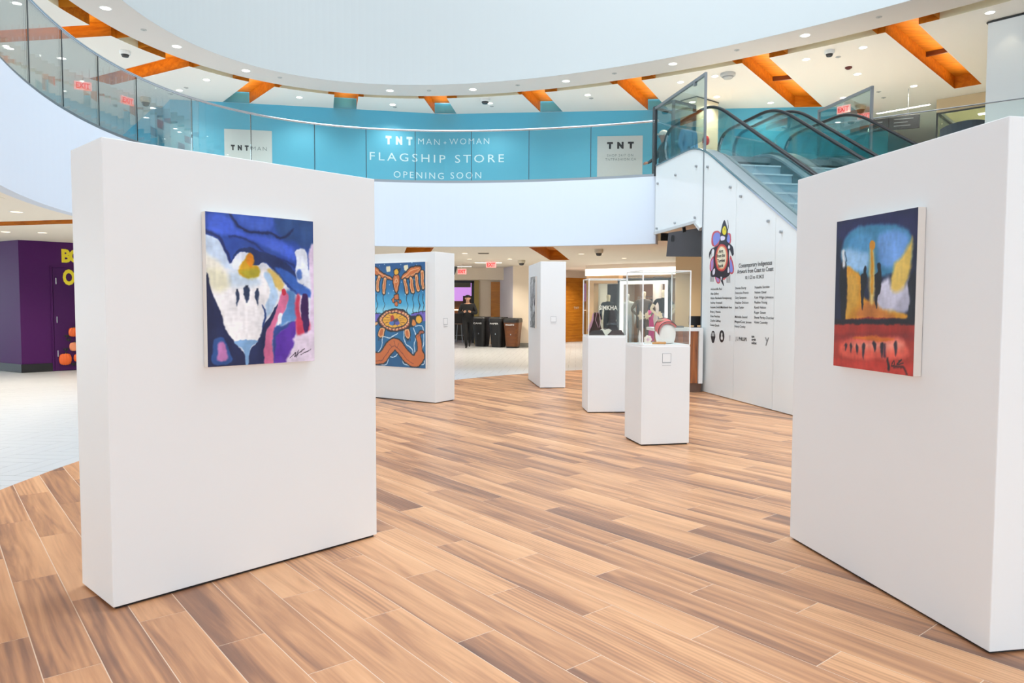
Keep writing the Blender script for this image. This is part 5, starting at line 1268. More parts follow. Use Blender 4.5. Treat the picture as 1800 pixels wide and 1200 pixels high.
scatter(d1, [(-7.29, 13.32), (-6.91, 15.26), (-6.05, 16.8), (-3.04, 18.32), (-0.98, 18.2), (1.26, 17.51), (3.51, 16.25), (5.72, 14.54)], ZC2)
d2 = downlight_proto('downlight', 'round downlight in the flat upper ceiling', 'downlights in the upper ceiling', LAMP, 0.075)
UPD = [(-8.74, 13.12), (-10.44, 15.4), (-9.73, 16.01), (-7.23, 17.49), (-8.26, 18.34), (-5.46, 18.93), (-3.18, 19.58), (-0.6, 19.42), (1.89, 18.65), (3.98, 17.56), (4.67, 17.11), (5.18, 18.78),
       (6.3, 15.93), (7.17, 15.2), (7.87, 16.92), (8.41, 18.82), (6.73, 19.3), (9.65, 17.82), (8.59, 13.4)]
scatter(d2, UPD, ZC2)
def lamp_spots(pts, z, energy, color, every=1):
    for i, p in enumerate(pts):
        if i % every: continue
        d = bpy.data.lights.new('downlight_and_fill', 'SPOT'); d.energy = energy; d.color = color; d.spot_size = 2.4; d.spot_blend = 0.7; d.shadow_soft_size = 0.07
        o = bpy.data.objects.new('downlight_and_fill', d); COL.objects.link(o); o.location = (*p, z - 0.02)
lamp_spots(UPD[:9], ZC2, 90, (1.0, 0.95, 0.88))
lamp_spots(UPD[9:18], ZC2, 130, (1.0, 0.88, 0.72))
d3 = downlight_proto('downlight', 'round downlight in the ceiling under the balcony', 'downlights under the balcony', mat('lamp_lens_warm', (255, 240, 214), 0.5, emit=(255, 236, 205), estr=2.0), 0.075)
LOD = [(-6.93, 10.26), (-8.51, 13.27), (-9.08, 13.13), (2.21, 18.42), (3.07, 20.08), (-1.19, 18.35), (-1.21, 20.66), (-0.07, 20.61), (1.74, 18.44)]
scatter(d3, LOD, ZC1)
LOLAMP = [(-7.6, 10.6), (-8.6, 13.2), (-7.8, 8.2), (-6.6, 6.2), (-9.8, 11.0), (-4.4, 16.6), (-2.9, 19.5), (-1.2, 20.66), (-0.07, 18.4), (1.2, 22.4), (2.3, 26.6), (2.9, 20.2), (-0.4, 23.3), (-2.6, 23.0), (2.2, 25.6), (4.4, 18.6), (2.6, 15.6), (-6.9, 17.8)]  # the spot nearest the teak wall is added to brighten it
lamp_spots(LOLAMP, ZC1, 130, (1.0, 0.91, 0.77))
lamp_spots([(-4.5, -1.0), (-6.5, 1.4), (-3.4, -3.6), (-8, 1)], ZC1, 330, (1.0, 0.70, 0.42))  # unseen warm spots added behind the camera to brighten the big panels
lamp_spots([(-8.9, 13.0), (-7.9, 12.4)], ZC1, 60, (1.0, 0.87, 0.68))  # extra spots added to brighten the tiles by the purple shop
sp = thing('sprinkler', 'small grey sprinkler in the upper ceiling', 'sprinkler', (0, 0, 0), 0, 'sprinklers in the upper ceiling')
obj('cover_plate', MB().lathe([(0.05, -0.012), (0.055, -0.006), (0.055, 0.0)], 12), mat('sprinkler_grey', (176, 176, 174), 0.5), sp)
obj('pin', MB().lathe([(0.012, -0.025), (0.016, -0.012)], 8), mat('sprinkler_grey', (176, 176, 174), 0.5), sp)
scatter(sp, [(-5.44, 17.3), (-7.13, 14.35), (-3.16, 19.83), (-2.07, 18.31), (0.12, 17.84), (2.32, 16.93), (4.64, 15.38), (6.7, 13.62), (2.01, 18.94), (-0.56, 19.72), (-8.0, 18.13), (-8.63, 18.67), (6.92, 15.78), (9.43, 18.81), (9.05, 18.3)], ZC2)
def dome(label, cat, loc, r, m1, m2, name, drop=1.0):
    t = thing(name, label, cat, loc)
    obj('base', MB().lathe([(r, 0.0), (r, -0.05 * drop), (r * 0.86, -0.075 * drop)][::-1], 18), m1, t)
    obj('dome', MB().lathe([(r * 0.2, -0.13 * drop), (r * 0.55, -0.12 * drop), (r * 0.74, -0.075 * drop)], 18), m2, t, smooth=True)
    return t
SMOKE = mat('dome_smoke', (60, 60, 62), 0.2)
dome('grey dome camera near the left wood recess upstairs', 'camera', (-8.13, 15.56, ZC2), 0.11, TRIMW, SMOKE, 'dome_camera')
dome('grey dome camera above the middle of the blue hoarding', 'camera', (-0.71, 19.05, ZC2), 0.13, TRIMW, SMOKE, 'dome_camera')
dome('wide grey ceiling speaker dome above the cream column', 'detector', (4.91, 16.91, ZC2), 0.17, mat('dome_grey', (186, 186, 184), 0.5), mat('dome_grey', (186, 186, 184), 0.5), 'ceiling_dome')
dome('grey dome camera between the two right-hand wood recesses', 'camera', (6.57, 15.4, ZC2), 0.1, TRIMW, SMOKE, 'dome_camera')
dome('dark red smoke detector on the upper ceiling at right', 'detector', (7.45, 16.45, ZC2), 0.075, mat('dark_red', (92, 30, 28), 0.5), mat('dark_red', (92, 30, 28), 0.5), 'smoke_detector', 0.4)
dome('dome camera hanging by the red exit sign on the right', 'camera', (9.18, 19.5, ZC2), 0.13, mat('dome_cream', (200, 190, 170), 0.5), SMOKE, 'dome_camera', 1.7)
dome('dome camera hanging by the left end of the blue hoarding', 'camera', (-9.43, 19.0, ZC2), 0.13, mat('dome_cream', (200, 190, 170), 0.5), SMOKE, 'dome_camera', 1.7)
dome('cream dome camera under the balcony beside the narrow display panel', 'camera', (0.27, 21.12, ZC1), 0.11, mat('dome_cream', (200, 190, 170), 0.5), SMOKE, 'dome_camera', 1.2)
dome('cream dome camera under the balcony above the display cases', 'camera', (2.0, 16.9, ZC1), 0.1, mat('dome_cream', (200, 190, 170), 0.5), SMOKE, 'dome_camera', 1.2)
vent = thing('ceiling_grille', 'small square air grille in the ceiling under the balcony', 'vent', (-0.72, 18.34, ZC1))
obj('frame', MB().box(-0.14, 0.14, -0.14, 0.14, -0.006, 0.0), mat('grille_frame', (150, 136, 112), 0.6), vent)
for i in range(5): obj('slat', MB().box(-0.12, 0.12, -0.11 + i * 0.05, -0.085 + i * 0.05, -0.012, -0.006), mat('grille_dark', (96, 86, 72), 0.6), vent)

EXITR = mat('exit_red', (230, 40, 40), 0.5, emit=(255, 30, 30), estr=0.8)
EXITP = mat('exit_panel', (255, 190, 186), 0.4, emit=(255, 150, 146), estr=0.6)
def exit_sign(label, loc, rz, w=0.36, h=0.2, drop=0.0):
    t = thing('exit_sign', label, 'sign', loc, rz)
    obj('housing', MB().box(-w / 2, w / 2, -0.02, 0.02, -h, 0), EXITP, t, bevel=0.01)
    me = text_mesh('EXIT', w * 0.8, h * 0.6, 0.03, 1.0, 'LEFT')
    obj('lettering', me, EXITR, t, (-w * 0.4, -0.024, -h * 0.8))
    if drop: obj('stem', MB().tube([(0, 0, 0), (0, 0, drop)], 0.012, 6), TRIMW, t)
    return t
exit_sign('red exit sign on the left upstairs, larger of the two', (-10.1, 17.4, 6.62), 0.5, drop=0.08)
exit_sign('red exit sign upstairs seen edge-on beside the blue hoarding', (-9.72, 18.65, 6.62), 1.15, drop=0.08)
exit_sign('red exit sign upstairs at right, left of the dome camera', (8.62, 19.25, 6.62), -0.9, drop=0.08)
exit_sign('red exit sign upstairs at right over the escalator handrail', (9.5, 19.95, 6.62), -0.45, drop=0.08)
exit_sign('red exit sign hanging over the bins on the ground floor', (-0.62, 21.5, ZC1 - 0.03), 0.0, 0.3, 0.17, 0.03)
exit_sign('red exit sign hanging over the walking person', (-1.62, 23.6, 2.56), 0.0, 0.28, 0.17, 0.14)
LINEAR = mat('linear_lens', (255, 250, 240), 0.5, emit=(255, 248, 235), estr=4.5)
def linear(label, a, b, z, w=0.06):
    t = thing('linear_light', label, 'light', (*a, z), math.atan2(b[1] - a[1], b[0] - a[0]))
    L = math.hypot(b[0] - a[0], b[1] - a[1])
    obj('housing', MB().box(0, L, -w / 2 - 0.015, w / 2 + 0.015, -0.012, 0), TRIMW, t)
    obj('lens', MB().box(0.02, L - 0.02, -w / 2, w / 2, -0.016, -0.012), LINEAR, t)
linear('long linear light on the upper ceiling at right', (10.0, 20.33), (10.95, 19.36), ZC2 - 0.004, 0.1)
linear('linear light on the ceiling over the bins', (-1.15, 22.3), (-0.3, 22.3), ZC1)
linear('short linear light on the ceiling over the walking person', (-1.9, 24.6), (-1.35, 24.6), ZC1)

# ------------------------------------------------------------------ display panels, paintings, label cards
PANEL = mat('panel_paint', (236, 236, 236), 0.5, bump=(0.05, 14))
GAP = mat('panel_gap_shade', (22, 20, 18), 0.7)  # near-black colour stands in for the shadow line under panels and pedestals
def panel(label, corner, yaw, w, d, h, flip=1):
    """d>0: depth lies to the left of the face direction"""
    t = thing('partition_wall', label, 'panel', (*corner, 0), yaw)
    y0, y1 = (0, d) if flip > 0 else (-d, 0)
    obj('body', MB().box(0, w, y0, y1, 0.012, h), PANEL, t, bevel=0.004)
    obj('foot', MB().box(0.015, w - 0.015, y0 + 0.015, y1 - 0.015, 0.0, 0.012), GAP, t)  # dark strip painted as the shadow line below the panel
    return t
PL_ = panel('large white display panel at left carrying the blue mountain painting', (-1.852, 3.322), 0.8209, 1.501, 0.438, 2.178)
PR_ = panel('large white display panel at right carrying the red and gold painting', (1.959, 2.914), 1.738, 1.51, 0.44, 2.178, -1)
PM_ = panel('white display panel behind the left one carrying the turtle painting', (-1.093, 10.402), 2.5735, 1.5, 0.448, 2.172, -1)
PN_ = panel('white display panel seen end-on, furthest back near the bins', (0.479, 12.332), 0.1158, 0.436, 1.453, 2.15)

def painting(label, corner, yaw, flip, x0, x1, z0, z1, ops, nx, ny, th=0.042, base=(230, 230, 230), strokes=1.0):
    """hangs on the face y=0 of a panel; flip=-1 when the face looks to +y in the panel's frame"""
    t = thing('painting', label, 'painting', (*corner, 0), yaw)
    s = -1 if flip > 0 else 1
    yb, yf = 0.002 * s, th * s
    obj('canvas', MB().box(x0, x1, min(yb, yf), max(yb, yf), z0, z1), mat('canvas_edge', (234, 226, 218), 0.7), t, bevel=0.003)
    u = np.linspace(0.002, 0.998, nx); v = np.linspace(0.002, 0.998, ny)
    U, V = np.meshgrid(u, v)
    asp = (z1 - z0) / (x1 - x0)
    sd = len(label)
    n = lambda c, k: soft_noise(U.shape, c, sd + k)
    img = raster(ops, U + 0.016 * n((22, 16), 1) + 0.007 * n((70, 50), 2), V + 0.012 * n((20, 16), 3) + 0.007 * n((60, 60), 4), base, asp)
    img = img * (1 + strokes * (0.14 * n((9, 8), 5) + 0.09 * n((26, 44), 6) + 0.05 * n((90, 30), 7)))[..., None] + strokes * 16 * n((14, 12), 8)[..., None]
    X = x0 + (x1 - x0) * U if flip > 0 else x1 - (x1 - x0) * U
    P = np.stack([X, np.full_like(X, (th + 0.0012) * s), z1 - (z1 - z0) * V], -1)
    me = grid_mesh('painted_face', P, img); me.materials.append(art_mat('oil_paint', 0.4))
    obj('painted_face', me, None, t)
    return t
painting('abstract blue mountain painting with three dark figures and an orange sun', (-1.852, 3.322), 0.8209, 1, 0.446, 1.052, 1.11, 1.885, ART_LEFT, 190, 244)
painting('red and gold painting with two black figures under a yellow sun', (1.959, 2.914), 1.738, -1, 0.434, 1.046, 1.102, 1.877, ART_RIGHT, 190, 244)
painting('blue woodland painting of an orange bird, turtle and serpent', (-1.093, 10.402), 2.5735, -1, 0.148, 1.268, 0.497, 2.034, ART_WOODLAND, 190, 262, strokes=0.35)
# black and white line drawing on the long side of the narrow panel
random.seed(3)
ops = [('P', (176, 180, 182), [(-0.1, -0.1), (1.1, -0.1), (1.1, 1.1), (-0.1, 1.1)], 0.01)]
for i in range(70):
    x, y = random.random(), random.random()
    pts = [(x, y)]
    for k in range(4): pts.append((pts[-1][0] + random.uniform(-0.09, 0.09), pts[-1][1] + random.uniform(-0.02, 0.1)))
    ops.append(('L', random.choice([(30, 32, 36), (40, 44, 46), (235, 236, 238), (90, 96, 98)]), pts, random.uniform(0.02, 0.06), 0.01))
painting('grey and black patterned artwork on the end-on panel', (0.479, 12.332), 0.1158 + PI / 2, -1, 0.4, 1.0, 1.01, 1.918, ops, 60, 90, 0.03)
CARD = mat('card_white', (240, 240, 240), 0.6)
CARDL = mat('card_line', (120, 124, 132), 0.6)
def card(label, corner, yaw, x, z, w=0.094, h=0.122):
    t = thing('label_card', label, 'card', (*corner, 0), yaw)
    obj('sheet', MB().box(x, x + w, -0.003, -0.0005, z, z + h), CARD, t)
    hh = h * 0.75
    mb = MB()
    zt, zb = z + h, z + h - hh
    for a, b, c, d in ((x, x + w, zt - 0.003, zt), (x, x + w, zb, zb + 0.003), (x, x + 0.003, zb, zt), (x + w - 0.003, x + w, zb, zt)):
        mb.box(a, b, -0.0042, -0.003, c, d)
    obj('border', mb, CARDL, t)
    obj('title_strip', MB().box(x, x + w, -0.0042, -0.003, z, z + 0.003).box(x, x + w, -0.0042, -0.003, z + h * 0.19, z + h * 0.19 + 0.003), CARDL, t)
mp = (-1.093 + 0, 10.402)
card('small label card on the end of the turtle painting panel', (-1.093, 10.402), 2.5735 - PI / 2, 0.18, 1.1)
card('small label card on the end of the furthest display panel', (0.479, 12.332), 0.1158, 0.177, 1.1)
card('small label card on the front pedestal', (1.306, 7.305), 0.1977, 0.218, 0.815)

# ------------------------------------------------------------------ pedestals with acrylic cases and what they show
def pedestal(label, corner, yaw, w, d, h):
    t = thing('pedestal', label, 'pedestal', (*corner, 0), yaw)
    obj('body', MB().box(0, w, 0, d, 0.014, h), PANEL, t, bevel=0.004)
    obj('foot', MB().box(0.015, w - 0.015, 0.015, d - 0.015, 0, 0.014), GAP, t)  # same painted shadow line below the pedestal
    return t
EDGE = mat('acrylic_edge', (250, 250, 250), 0.2, emit=(255, 255, 255), estr=0.0)
def case(label, corner, yaw, w, d, z0, z1):
    t = thing('acrylic_case', label, 'display case', (*corner, z0), yaw); h = z1 - z0
    obj('base_tray', MB().box(0.004, w - 0.004, 0.004, d - 0.004, 0, 0.02), mat('tray_white', (246, 246, 246), 0.4), t)
    e = 0.006; i = 0.006
    for a in ((i, i + e, i, d - i), (w - i - e, w - i, i, d - i), (i + e, w - i - e, i, i + e), (i + e, w - i - e, d - i - e, d - i)):
        obj('pane', MB().box(*a, 0.02, h), ACRYL, t)
    obj('lid', MB().box(i, w - i, i, d - i, h, h + e), ACRYL, t)
    r = 0.005
    for x in (i, w - i):
        for y in (i, d - i): obj('edge', MB().box(x - r, x + r, y - r, y + r, 0.02, h + e), EDGE, t)
    for y in (i, d - i): obj('edge', MB().box(i + r, w - i - r, y - r, y + r, h + e - 2 * r, h + e), EDGE, t)
    for x in (i, w - i): obj('edge', MB().box(x - r, x + r, i + r, d - i - r, h + e - 2 * r, h + e), EDGE, t)
    return t
F1, Y1 = (1.306, 7.305), 0.1977
F2, Y2 = (0.998, 9.539), 0.06
pedestal('white pedestal in front, bearing the case with the white oval', F1, Y1, 0.522, 0.475, 1.005)
pedestal('white pedestal behind, bearing the case with dark fur busts', F2, Y2, 0.522, 0.475, 1.0)
case('clear acrylic case on the front pedestal', F1, Y1, 0.522, 0.475, 1.005, 1.77)
case('clear acrylic case on the rear pedestal', F2, Y2, 0.522, 0.475, 1.0, 1.762)
def loc2(F, Y, x, y, z): return (F[0] + x * math.cos(Y) - y * math.sin(Y), F[1] + x * math.sin(Y) + y * math.cos(Y), z)
Z1, Z2 = 1.0255, 1.0205
# front case: white oval hat form with red beaded band
ov = thing('oval_form', 'white egg-shaped display form in the front case', 'display form', loc2(F1, Y1, 0.335, 0.2, Z1), Y1)
prf = [(0.055, 0.0), (0.09, 0.01), (0.105, 0.06), (0.108, 0.11), (0.1, 0.16), (0.08, 0.19), (0.05, 0.205), (0.02, 0.21)]
obj('shell', MB().lathe(prf, 22, sy=0.8), mat('form_white', (244, 236, 230), 0.5), ov, smooth=True)
hb = thing('beaded_band', 'red beaded headband draped over the white oval form', 'headband', loc2(F1, Y1, 0.335, 0.2, Z1), Y1)
mbx = MB()
A, B = [], []
for i in range(15):
    a = -0.35 + i * (PI - 0.0) / 14 * 0.93
    x = 0.108 * math.cos(PI - a); z = 0.12 + 0.1 * math.sin(a) + 0.02
    A.append((x, -0.07, z - 0.01)); B.append((x, 0.03, z + 0.022))
strip(mbx, A, B)
C2 = [(p[0] * 0.9, p[1], p[2] - 0.02) for p in A]
strip(mbx, C2, A)
obj('band', mbx, mat('bead_red', (214, 96, 92), 0.5, bump=(0.8, 120)), hb)
obj('dark_edge', MB().tube([(p[0], p[1] + 0.0, p[2] + 0.004) for p in B], 0.004, 5), BLACK, hb)
obj('dark_edge', MB().tube([(p[0], p[1] - 0.003, p[2]) for p in A], 0.004, 5), BLACK, hb)
obj('crown_tuft', MB().ball((-0.04, 0.01, 0.235), 0.05, 0.04, 0.02), mat('tuft_tan', (176, 140, 112), 0.8), hb, smooth=True)
wp = thing('carved_piece', 'long orange-brown carved piece lying at the front of the front case', 'carving', loc2(F1, Y1, 0.2, 0.06, Z1), Y1)
obj('shaft', MB().tube([(-0.065, 0, 0.012), (0.0, 0, 0.016), (0.06, 0.0, 0.013)], [0.009, 0.014, 0.011], 10), mat('carved_wood', (214, 150, 86), 0.5), wp)
obj('knob', MB().ball((0.068, 0, 0.014), 0.016, 0.014, 0.014, 10, 7), mat('carved_wood', (214, 150, 86), 0.5), wp)
fl = thing('beaded_flower', 'cream beaded flower brooch beside the carved piece', 'brooch', loc2(F1, Y1, 0.125, 0.17, Z1), Y1)
for i in range(7):
    a = 2 * PI * i / 7
    obj('petal', MB().ball((0.028 * math.cos(a), -0.012, 0.045 + 0.028 * math.sin(a)), 0.018, 0.008, 0.018, 8, 6), mat('petal_cream', (240, 222, 206), 0.6), fl)
obj('centre', MB().ball((0, -0.016, 0.045), 0.016, 0.01, 0.016, 8, 6), mat('petal_rose', (222, 178, 190), 0.6), fl)
obj('stand', MB().box(-0.03, 0.03, -0.02, 0.02, 0, 0.012), mat('form_white', (244, 236, 230), 0.5), fl)
pn = thing('white_feather', 'slim white upright feather form at the left of the front case', 'feather', loc2(F1, Y1, 0.06, 0.22, Z1), Y1)
obj('vane', MB().lathe([(0.014, 0.0), (0.012, 0.03), (0.016, 0.07), (0.01, 0.11), (0.002, 0.14)], 8, sy=0.4), mat('form_white', (244, 236, 230), 0.5), pn)
obj('foot', MB().box(-0.025, 0.025, -0.015, 0.015, -0.0, 0.004), mat('form_white', (244, 236, 230), 0.5), pn)
# rear case: dark fur busts with beaded collars, a shell piece
FUR = mat('dark_fur', (52, 36, 32), 0.95, bump=(1.0, 80), var=(0.5, 30))
FUR2 = mat('brown_fur', (76, 50, 44), 0.95, bump=(1.0, 80), var=(0.6, 30))
def bust(label, x, y, m, h):
    t = thing('neck_form', label, 'display form', loc2(F2, Y2, x, y, Z2), Y2)
    prf = [(0.105, 0.0), (0.102, 0.02), (0.085, 0.06), (0.062, 0.12), (0.048, 0.2), (0.042, h - 0.03), (0.03, h)]
    obj('bust', MB().lathe(prf, 18, sy=0.75), m, t, smooth=True)
    return t
b1 = bust('dark brown neck form with pink beaded strap in the rear case', 0.15, 0.26, FUR2, 0.3)
obj('strap', MB().tube([(-0.12, -0.05, 0.05), (-0.09, -0.06, 0.12), (-0.06, -0.06, 0.2), (-0.045, -0.03, 0.29)], [0.018, 0.02, 0.014, 0.006], 8), mat('bead_pink', (206, 150, 168), 0.6, bump=(0.8, 150), var=(0.6, 90)), b1)
obj('cord', MB().tube([(0.02, -0.06, 0.1), (-0.02, -0.055, 0.2), (0.0, -0.05, 0.3), (0.03, -0.04, 0.31), (0.05, -0.04, 0.22), (0.04, -0.05, 0.1)], 0.004, 5), mat('bead_pink', (206, 150, 168), 0.6), b1)
b2 = bust('black-brown neck form on the right of the rear case', 0.375, 0.28, FUR, 0.33)
obj('collar', MB().lathe([(0.066, 0.13), (0.078, 0.14), (0.06, 0.16)], 16, sy=0.75), mat('bead_black', (22, 22, 24), 0.3), b2)
for nm, x in (('dark grey beaded medallion block lying left in the rear case', 0.13), ('dark brown beaded medallion block lying right in the rear case', 0.39)):
    t = thing('hide_block', nm, 'hide block', loc2(F2, Y2, x, 0.07, Z2), Y2)
    obj('block', MB().add([(-0.11, 0, 0), (0.11, 0, 0), (0.11, 0.06, 0), (-0.11, 0.06, 0), (-0.06, 0.01, 0.06), (0.07, 0.01, 0.07), (0.07, 0.05, 0.07), (-0.06, 0.05, 0.06)], [(0, 3, 2, 1), (4, 5, 6, 7), (0, 1, 5, 4), (1, 2, 6, 5), (2, 3, 7, 6), (3, 0, 4, 7)]), FUR2 if x > 0.2 else mat('grey_hide', (70, 62, 62), 0.9), t)
    obj('stitching', MB().tube([(-0.1, -0.003, 0.006), (0.1, -0.003, 0.006)], 0.003, 5), mat('thread', (150, 130, 120), 0.7), t)
sh = thing('shell_collar', 'cream shell collar piece at the centre of the rear case', 'collar', loc2(F2, Y2, 0.262, 0.19, Z2), Y2)
obj('shell', MB().add([(-0.09, 0, 0.05), (-0.04, 0, 0.085), (0, 0, 0.07), (0.05, 0, 0.085), (0.09, 0, 0.06), (0.02, -0.02, 0.0), (-0.02, -0.02, 0.0), (-0.09, 0.02, 0.05), (-0.04, 0.02, 0.085), (0, 0.02, 0.07), (0.05, 0.02, 0.085), (0.09, 0.02, 0.06), (0.02, 0.02, 0.0), (-0.02, 0.02, 0.0)],
    [(0, 6, 5, 4, 3, 2, 1), (7, 8, 9, 10, 11, 12, 13), (0, 1, 8, 7), (1, 2, 9, 8), (2, 3, 10, 9), (3, 4, 11, 10), (4, 5, 12, 11), (5, 6, 13, 12), (6, 0, 7, 13)]), mat('shell_cream', (232, 222, 204), 0.5), sh)
obj('tie', MB().tube([(-0.08, 0.01, 0.055), (0, 0.05, 0.09), (0.08, 0.01, 0.06)], 0.004, 5), mat('thread', (150, 130, 120), 0.7), sh)
# ------------------------------------------------------------------ purple shop corner at left
PURP = mat('purple_paint', (72, 14, 86), 0.6, spec=0.3)
PURPD = mat('purple_door', (66, 14, 80), 0.6, spec=0.3)
YEL = mat('letter_yellow', (240, 220, 40), 0.5)
pc = (-10.01, 14.83); prt = (-7.6, 17.3); plf = (-13.6, 17.1)
pw = struct('wall_purple', straight_wall([plf, pc, prt], 0.15, 0.0, ZC1), PURP, 'purple painted shop wall in the left background')
pyaw = math.atan2(prt[1] - pc[1], prt[0] - pc[0]); pyl = math.atan2(pc[1] - plf[1], pc[0] - plf[0])
def bb(a, yaw, x0, x1): return obj('baseboard', MB().box(x0, x1, -0.012, -0.001, 0, 0.17), BLACK, pw, (*a, 0), yaw)
bb(pc, pyaw, 0.0, 0.55); bb(plf, pyl, 0.0, math.hypot(pc[0] - plf[0], pc[1] - plf[1]))
dr = struct('door_1', MB().box(0.59, 1.5, -0.02, -0.002, 0.01, 2.16), PURPD, 'purple door with silver hinges in the purple wall', loc=(*pc, 0), rotz=pyaw)
obj('door_frame', MB().box(0.545, 0.572, -0.028, -0.002, 0, 2.2).box(0.545, 1.55, -0.028, -0.002, 2.17, 2.2), PURP, dr)
for z in (0.30, 1.01, 1.82): obj('hinge', MB().box(0.636, 0.652, -0.03, -0.02, z, z + 0.13), CHROME, dr)
obj('lettering', text_mesh('BOO', 0.62, 0.25, 0.05, 0.85), YEL, pw, (pc[0] + math.cos(pyaw) * 0.765 + 0.004, pc[1] + math.sin(pyaw) * 0.765 - 0.004, 2.295), pyaw)
obj('lettering', text_mesh('O', 0.23, 0.29, 0.05, 0.9), YEL, dr, (0.772, -0.024, 1.825))
ORG = mat('pumpkin_orange', (236, 104, 40), 0.45)
for i, (x, z, r) in enumerate(((0.785, 0.24, 0.125), (0.95, 0.81, 0.1), (0.955, 0.5, 0.095), (1.02, 0.26, 0.085))):
    t = thing('paper_pumpkin', ['orange paper pumpkin low on the purple door, largest', 'orange paper pumpkin highest on the purple door', 'pale orange paper pumpkin mid-height on the purple door', 'orange paper pumpkin tucked at the right of the lowest pumpkins'][i], 'decoration', (pc[0] + math.cos(pyaw) * x + 0.02, pc[1] + math.sin(pyaw) * x - 0.04, z), pyaw)
    for k in range(5):
        a = -1.1 + 2.2 * k / 4
        obj('lobe', MB().ball((math.sin(a) * r * 0.6, -0.025 * math.cos(a), 0), r * 0.42, 0.03, r * (0.8 + 0.2 * math.cos(a)), 12, 10), ORG if i != 2 else mat('pumpkin_pale', (240, 150, 110), 0.5), t, smooth=True)
    obj('stalk', MB().tube([(0, -0.01, r * 0.8), (0.015, -0.01, r * 1.15)], 0.014, 6), mat('stalk_green', (62, 78, 40), 0.7), t)
for i, (x, z) in enumerate(((0.80, 0.44), (0.86, 0.64), (0.83, 0.72), (0.94, 0.12))):
    t = thing('paper_bat', ['small black paper bat left of the pumpkins', 'small black paper bat in the middle of the pumpkins', 'small black paper bat above the other bats', 'small black paper bat lowest on the purple door'][i], 'decoration', (pc[0] + math.cos(pyaw) * x + 0.02, pc[1] + math.sin(pyaw) * x - 0.035, z), pyaw)
    obj('wing', MB().slab_sz([(-0.06, 0.02), (-0.03, 0.035), (0, 0.02), (0.03, 0.035), (0.06, 0.02), (0.035, -0.005), (0.02, -0.02), (0, -0.03), (-0.02, -0.02), (-0.035, -0.005)], -0.004, 0.0), BLACK, t)
    obj('body', MB().ball((0, -0.004, 0.0), 0.012, 0.006, 0.03, 8, 6), BLACK, t)

# ------------------------------------------------------------------ far ground floor: walls, bins, shops
BEIGE = mat('beige_wall', (238, 222, 200), 0.7)
BEIGE_SHADE = mat('beige_wall_shaded', (214, 204, 208), 0.7)  # shaded side of the beige wall, its shade put into the colour
OLIVE = mat('olive_trim', (168, 144, 78), 0.5)
struct('wall_bins', MB().prism([(0.02, 24.45), (1.75, 24.32), (1.8, 27.0), (-0.44, 26.1)], 0.0, ZC1), [BEIGE_SHADE], 'pale wall block behind the bins')
w2 = struct('wall_bins_front', MB().prism([(0.03, 24.43), (1.75, 24.30), (1.75, 24.33), (0.03, 24.46)], 0.0, ZC1), BEIGE, 'cream wall face to the right of the bins')
struct('baseboard_bins', MB().prism([(0.03, 24.41), (1.75, 24.28), (1.75, 24.31), (0.03, 24.44)], 0.0, 0.13), mat('grey_base', (140, 138, 130), 0.6), 'grey skirting on the cream wall beside the bins')
wd = struct('trim_4', MB().box(-0.76, -0.42, 26.08, 26.16, 0, 2.22), TEAK, 'teak panel strip on the wall behind the bins')
struct('wall_passage', MB().box(-1.2, -0.3, 26.2, 26.4, 0, 2.45), BEIGE, 'cream wall left of the teak strip')
struct('trim_5', MB().box(-1.36, -1.19, 26.1, 26.3, 0, 2.3), OLIVE, 'olive door surround beside the dark shop frame')
struct('ceiling_drop', MB().box(-6, 0.2, 25.6, 28.0, 2.28, 2.70), BEIGE, 'lowered cream ceiling over the passage')
sh1 = thing('cafe', 'dark framed cafe opening with violet light behind the walking person', 'shop', (-2.9, 26.6, 0))
obj('jamb', MB().box(1.42, 1.52, 0, 0.1, 0, 2.25), BLACK, sh1); obj('jamb', MB().box(0, 0.1, 0, 0.1, 0, 2.25), BLACK, sh1)
obj('lintel', MB().box(0, 1.52, 0, 0.1, 2.2, 2.29), BLACK, sh1)
obj('grey_header', MB().box(0.1, 1.36, 0.5, 0.55, 2.05, 2.3), mat('cafe_grey', (120, 116, 96), 0.6), sh1)
obj('light_wall', MB().box(-1.0, 1.6, 3.0, 3.05, 1.55, 2.3), mat('violet_light', (200, 150, 214), 0.6, emit=(196, 140, 216), estr=0.8), sh1)
obj('bronze_shelf', MB().box(-1.0, 1.6, 2.9, 3.0, 1.05, 1.55), mat('bronze', (140, 84, 40), 0.4), sh1)
obj('shelf_light', MB().box(-0.6, 1.1, 2.86, 2.9, 1.18, 1.2), LINEAR, sh1)
obj('counter', MB().box(-1.0, 1.6, 2.6, 2.9, 0, 1.05), mat('cafe_dark', (86, 80, 70), 0.6), sh1)
obj('cupboard', MB().box(0.95, 1.5, 2.3, 2.8, 0, 1.75), mat('cafe_brown', (92, 74, 66), 0.6), sh1)
for i, x in enumerate((-2.4, -1.98)):
    t = thing('cafe_stool', ['slim metal cafe stool further left behind the walking person', 'slim metal cafe stool nearer the walking person'][i], 'stool', (x, 27.4, 0))
    obj('seat', MB().lathe([(0.15, 0.66), (0.17, 0.68), (0.17, 0.7)], 12), mat('stool_tan', (170, 140, 110), 0.6), t)
    for k in range(4):
        a = PI / 4 + k * PI / 2
        obj('leg', MB().tube([(0.1 * math.cos(a), 0.1 * math.sin(a), 0.66), (0.17 * math.cos(a), 0.17 * math.sin(a), 0)], 0.012, 6), STEEL, t)
    obj('foot_ring', MB().tube([(0.15 * math.cos(2 * PI * k / 12), 0.15 * math.sin(2 * PI * k / 12), 0.25) for k in range(13)], 0.008, 5), STEEL, t)
hs2 = thing('hanging_sign', 'dark hanging sign just past the turtle painting panel', 'sign', (-1.86, 21.9, 2.42))
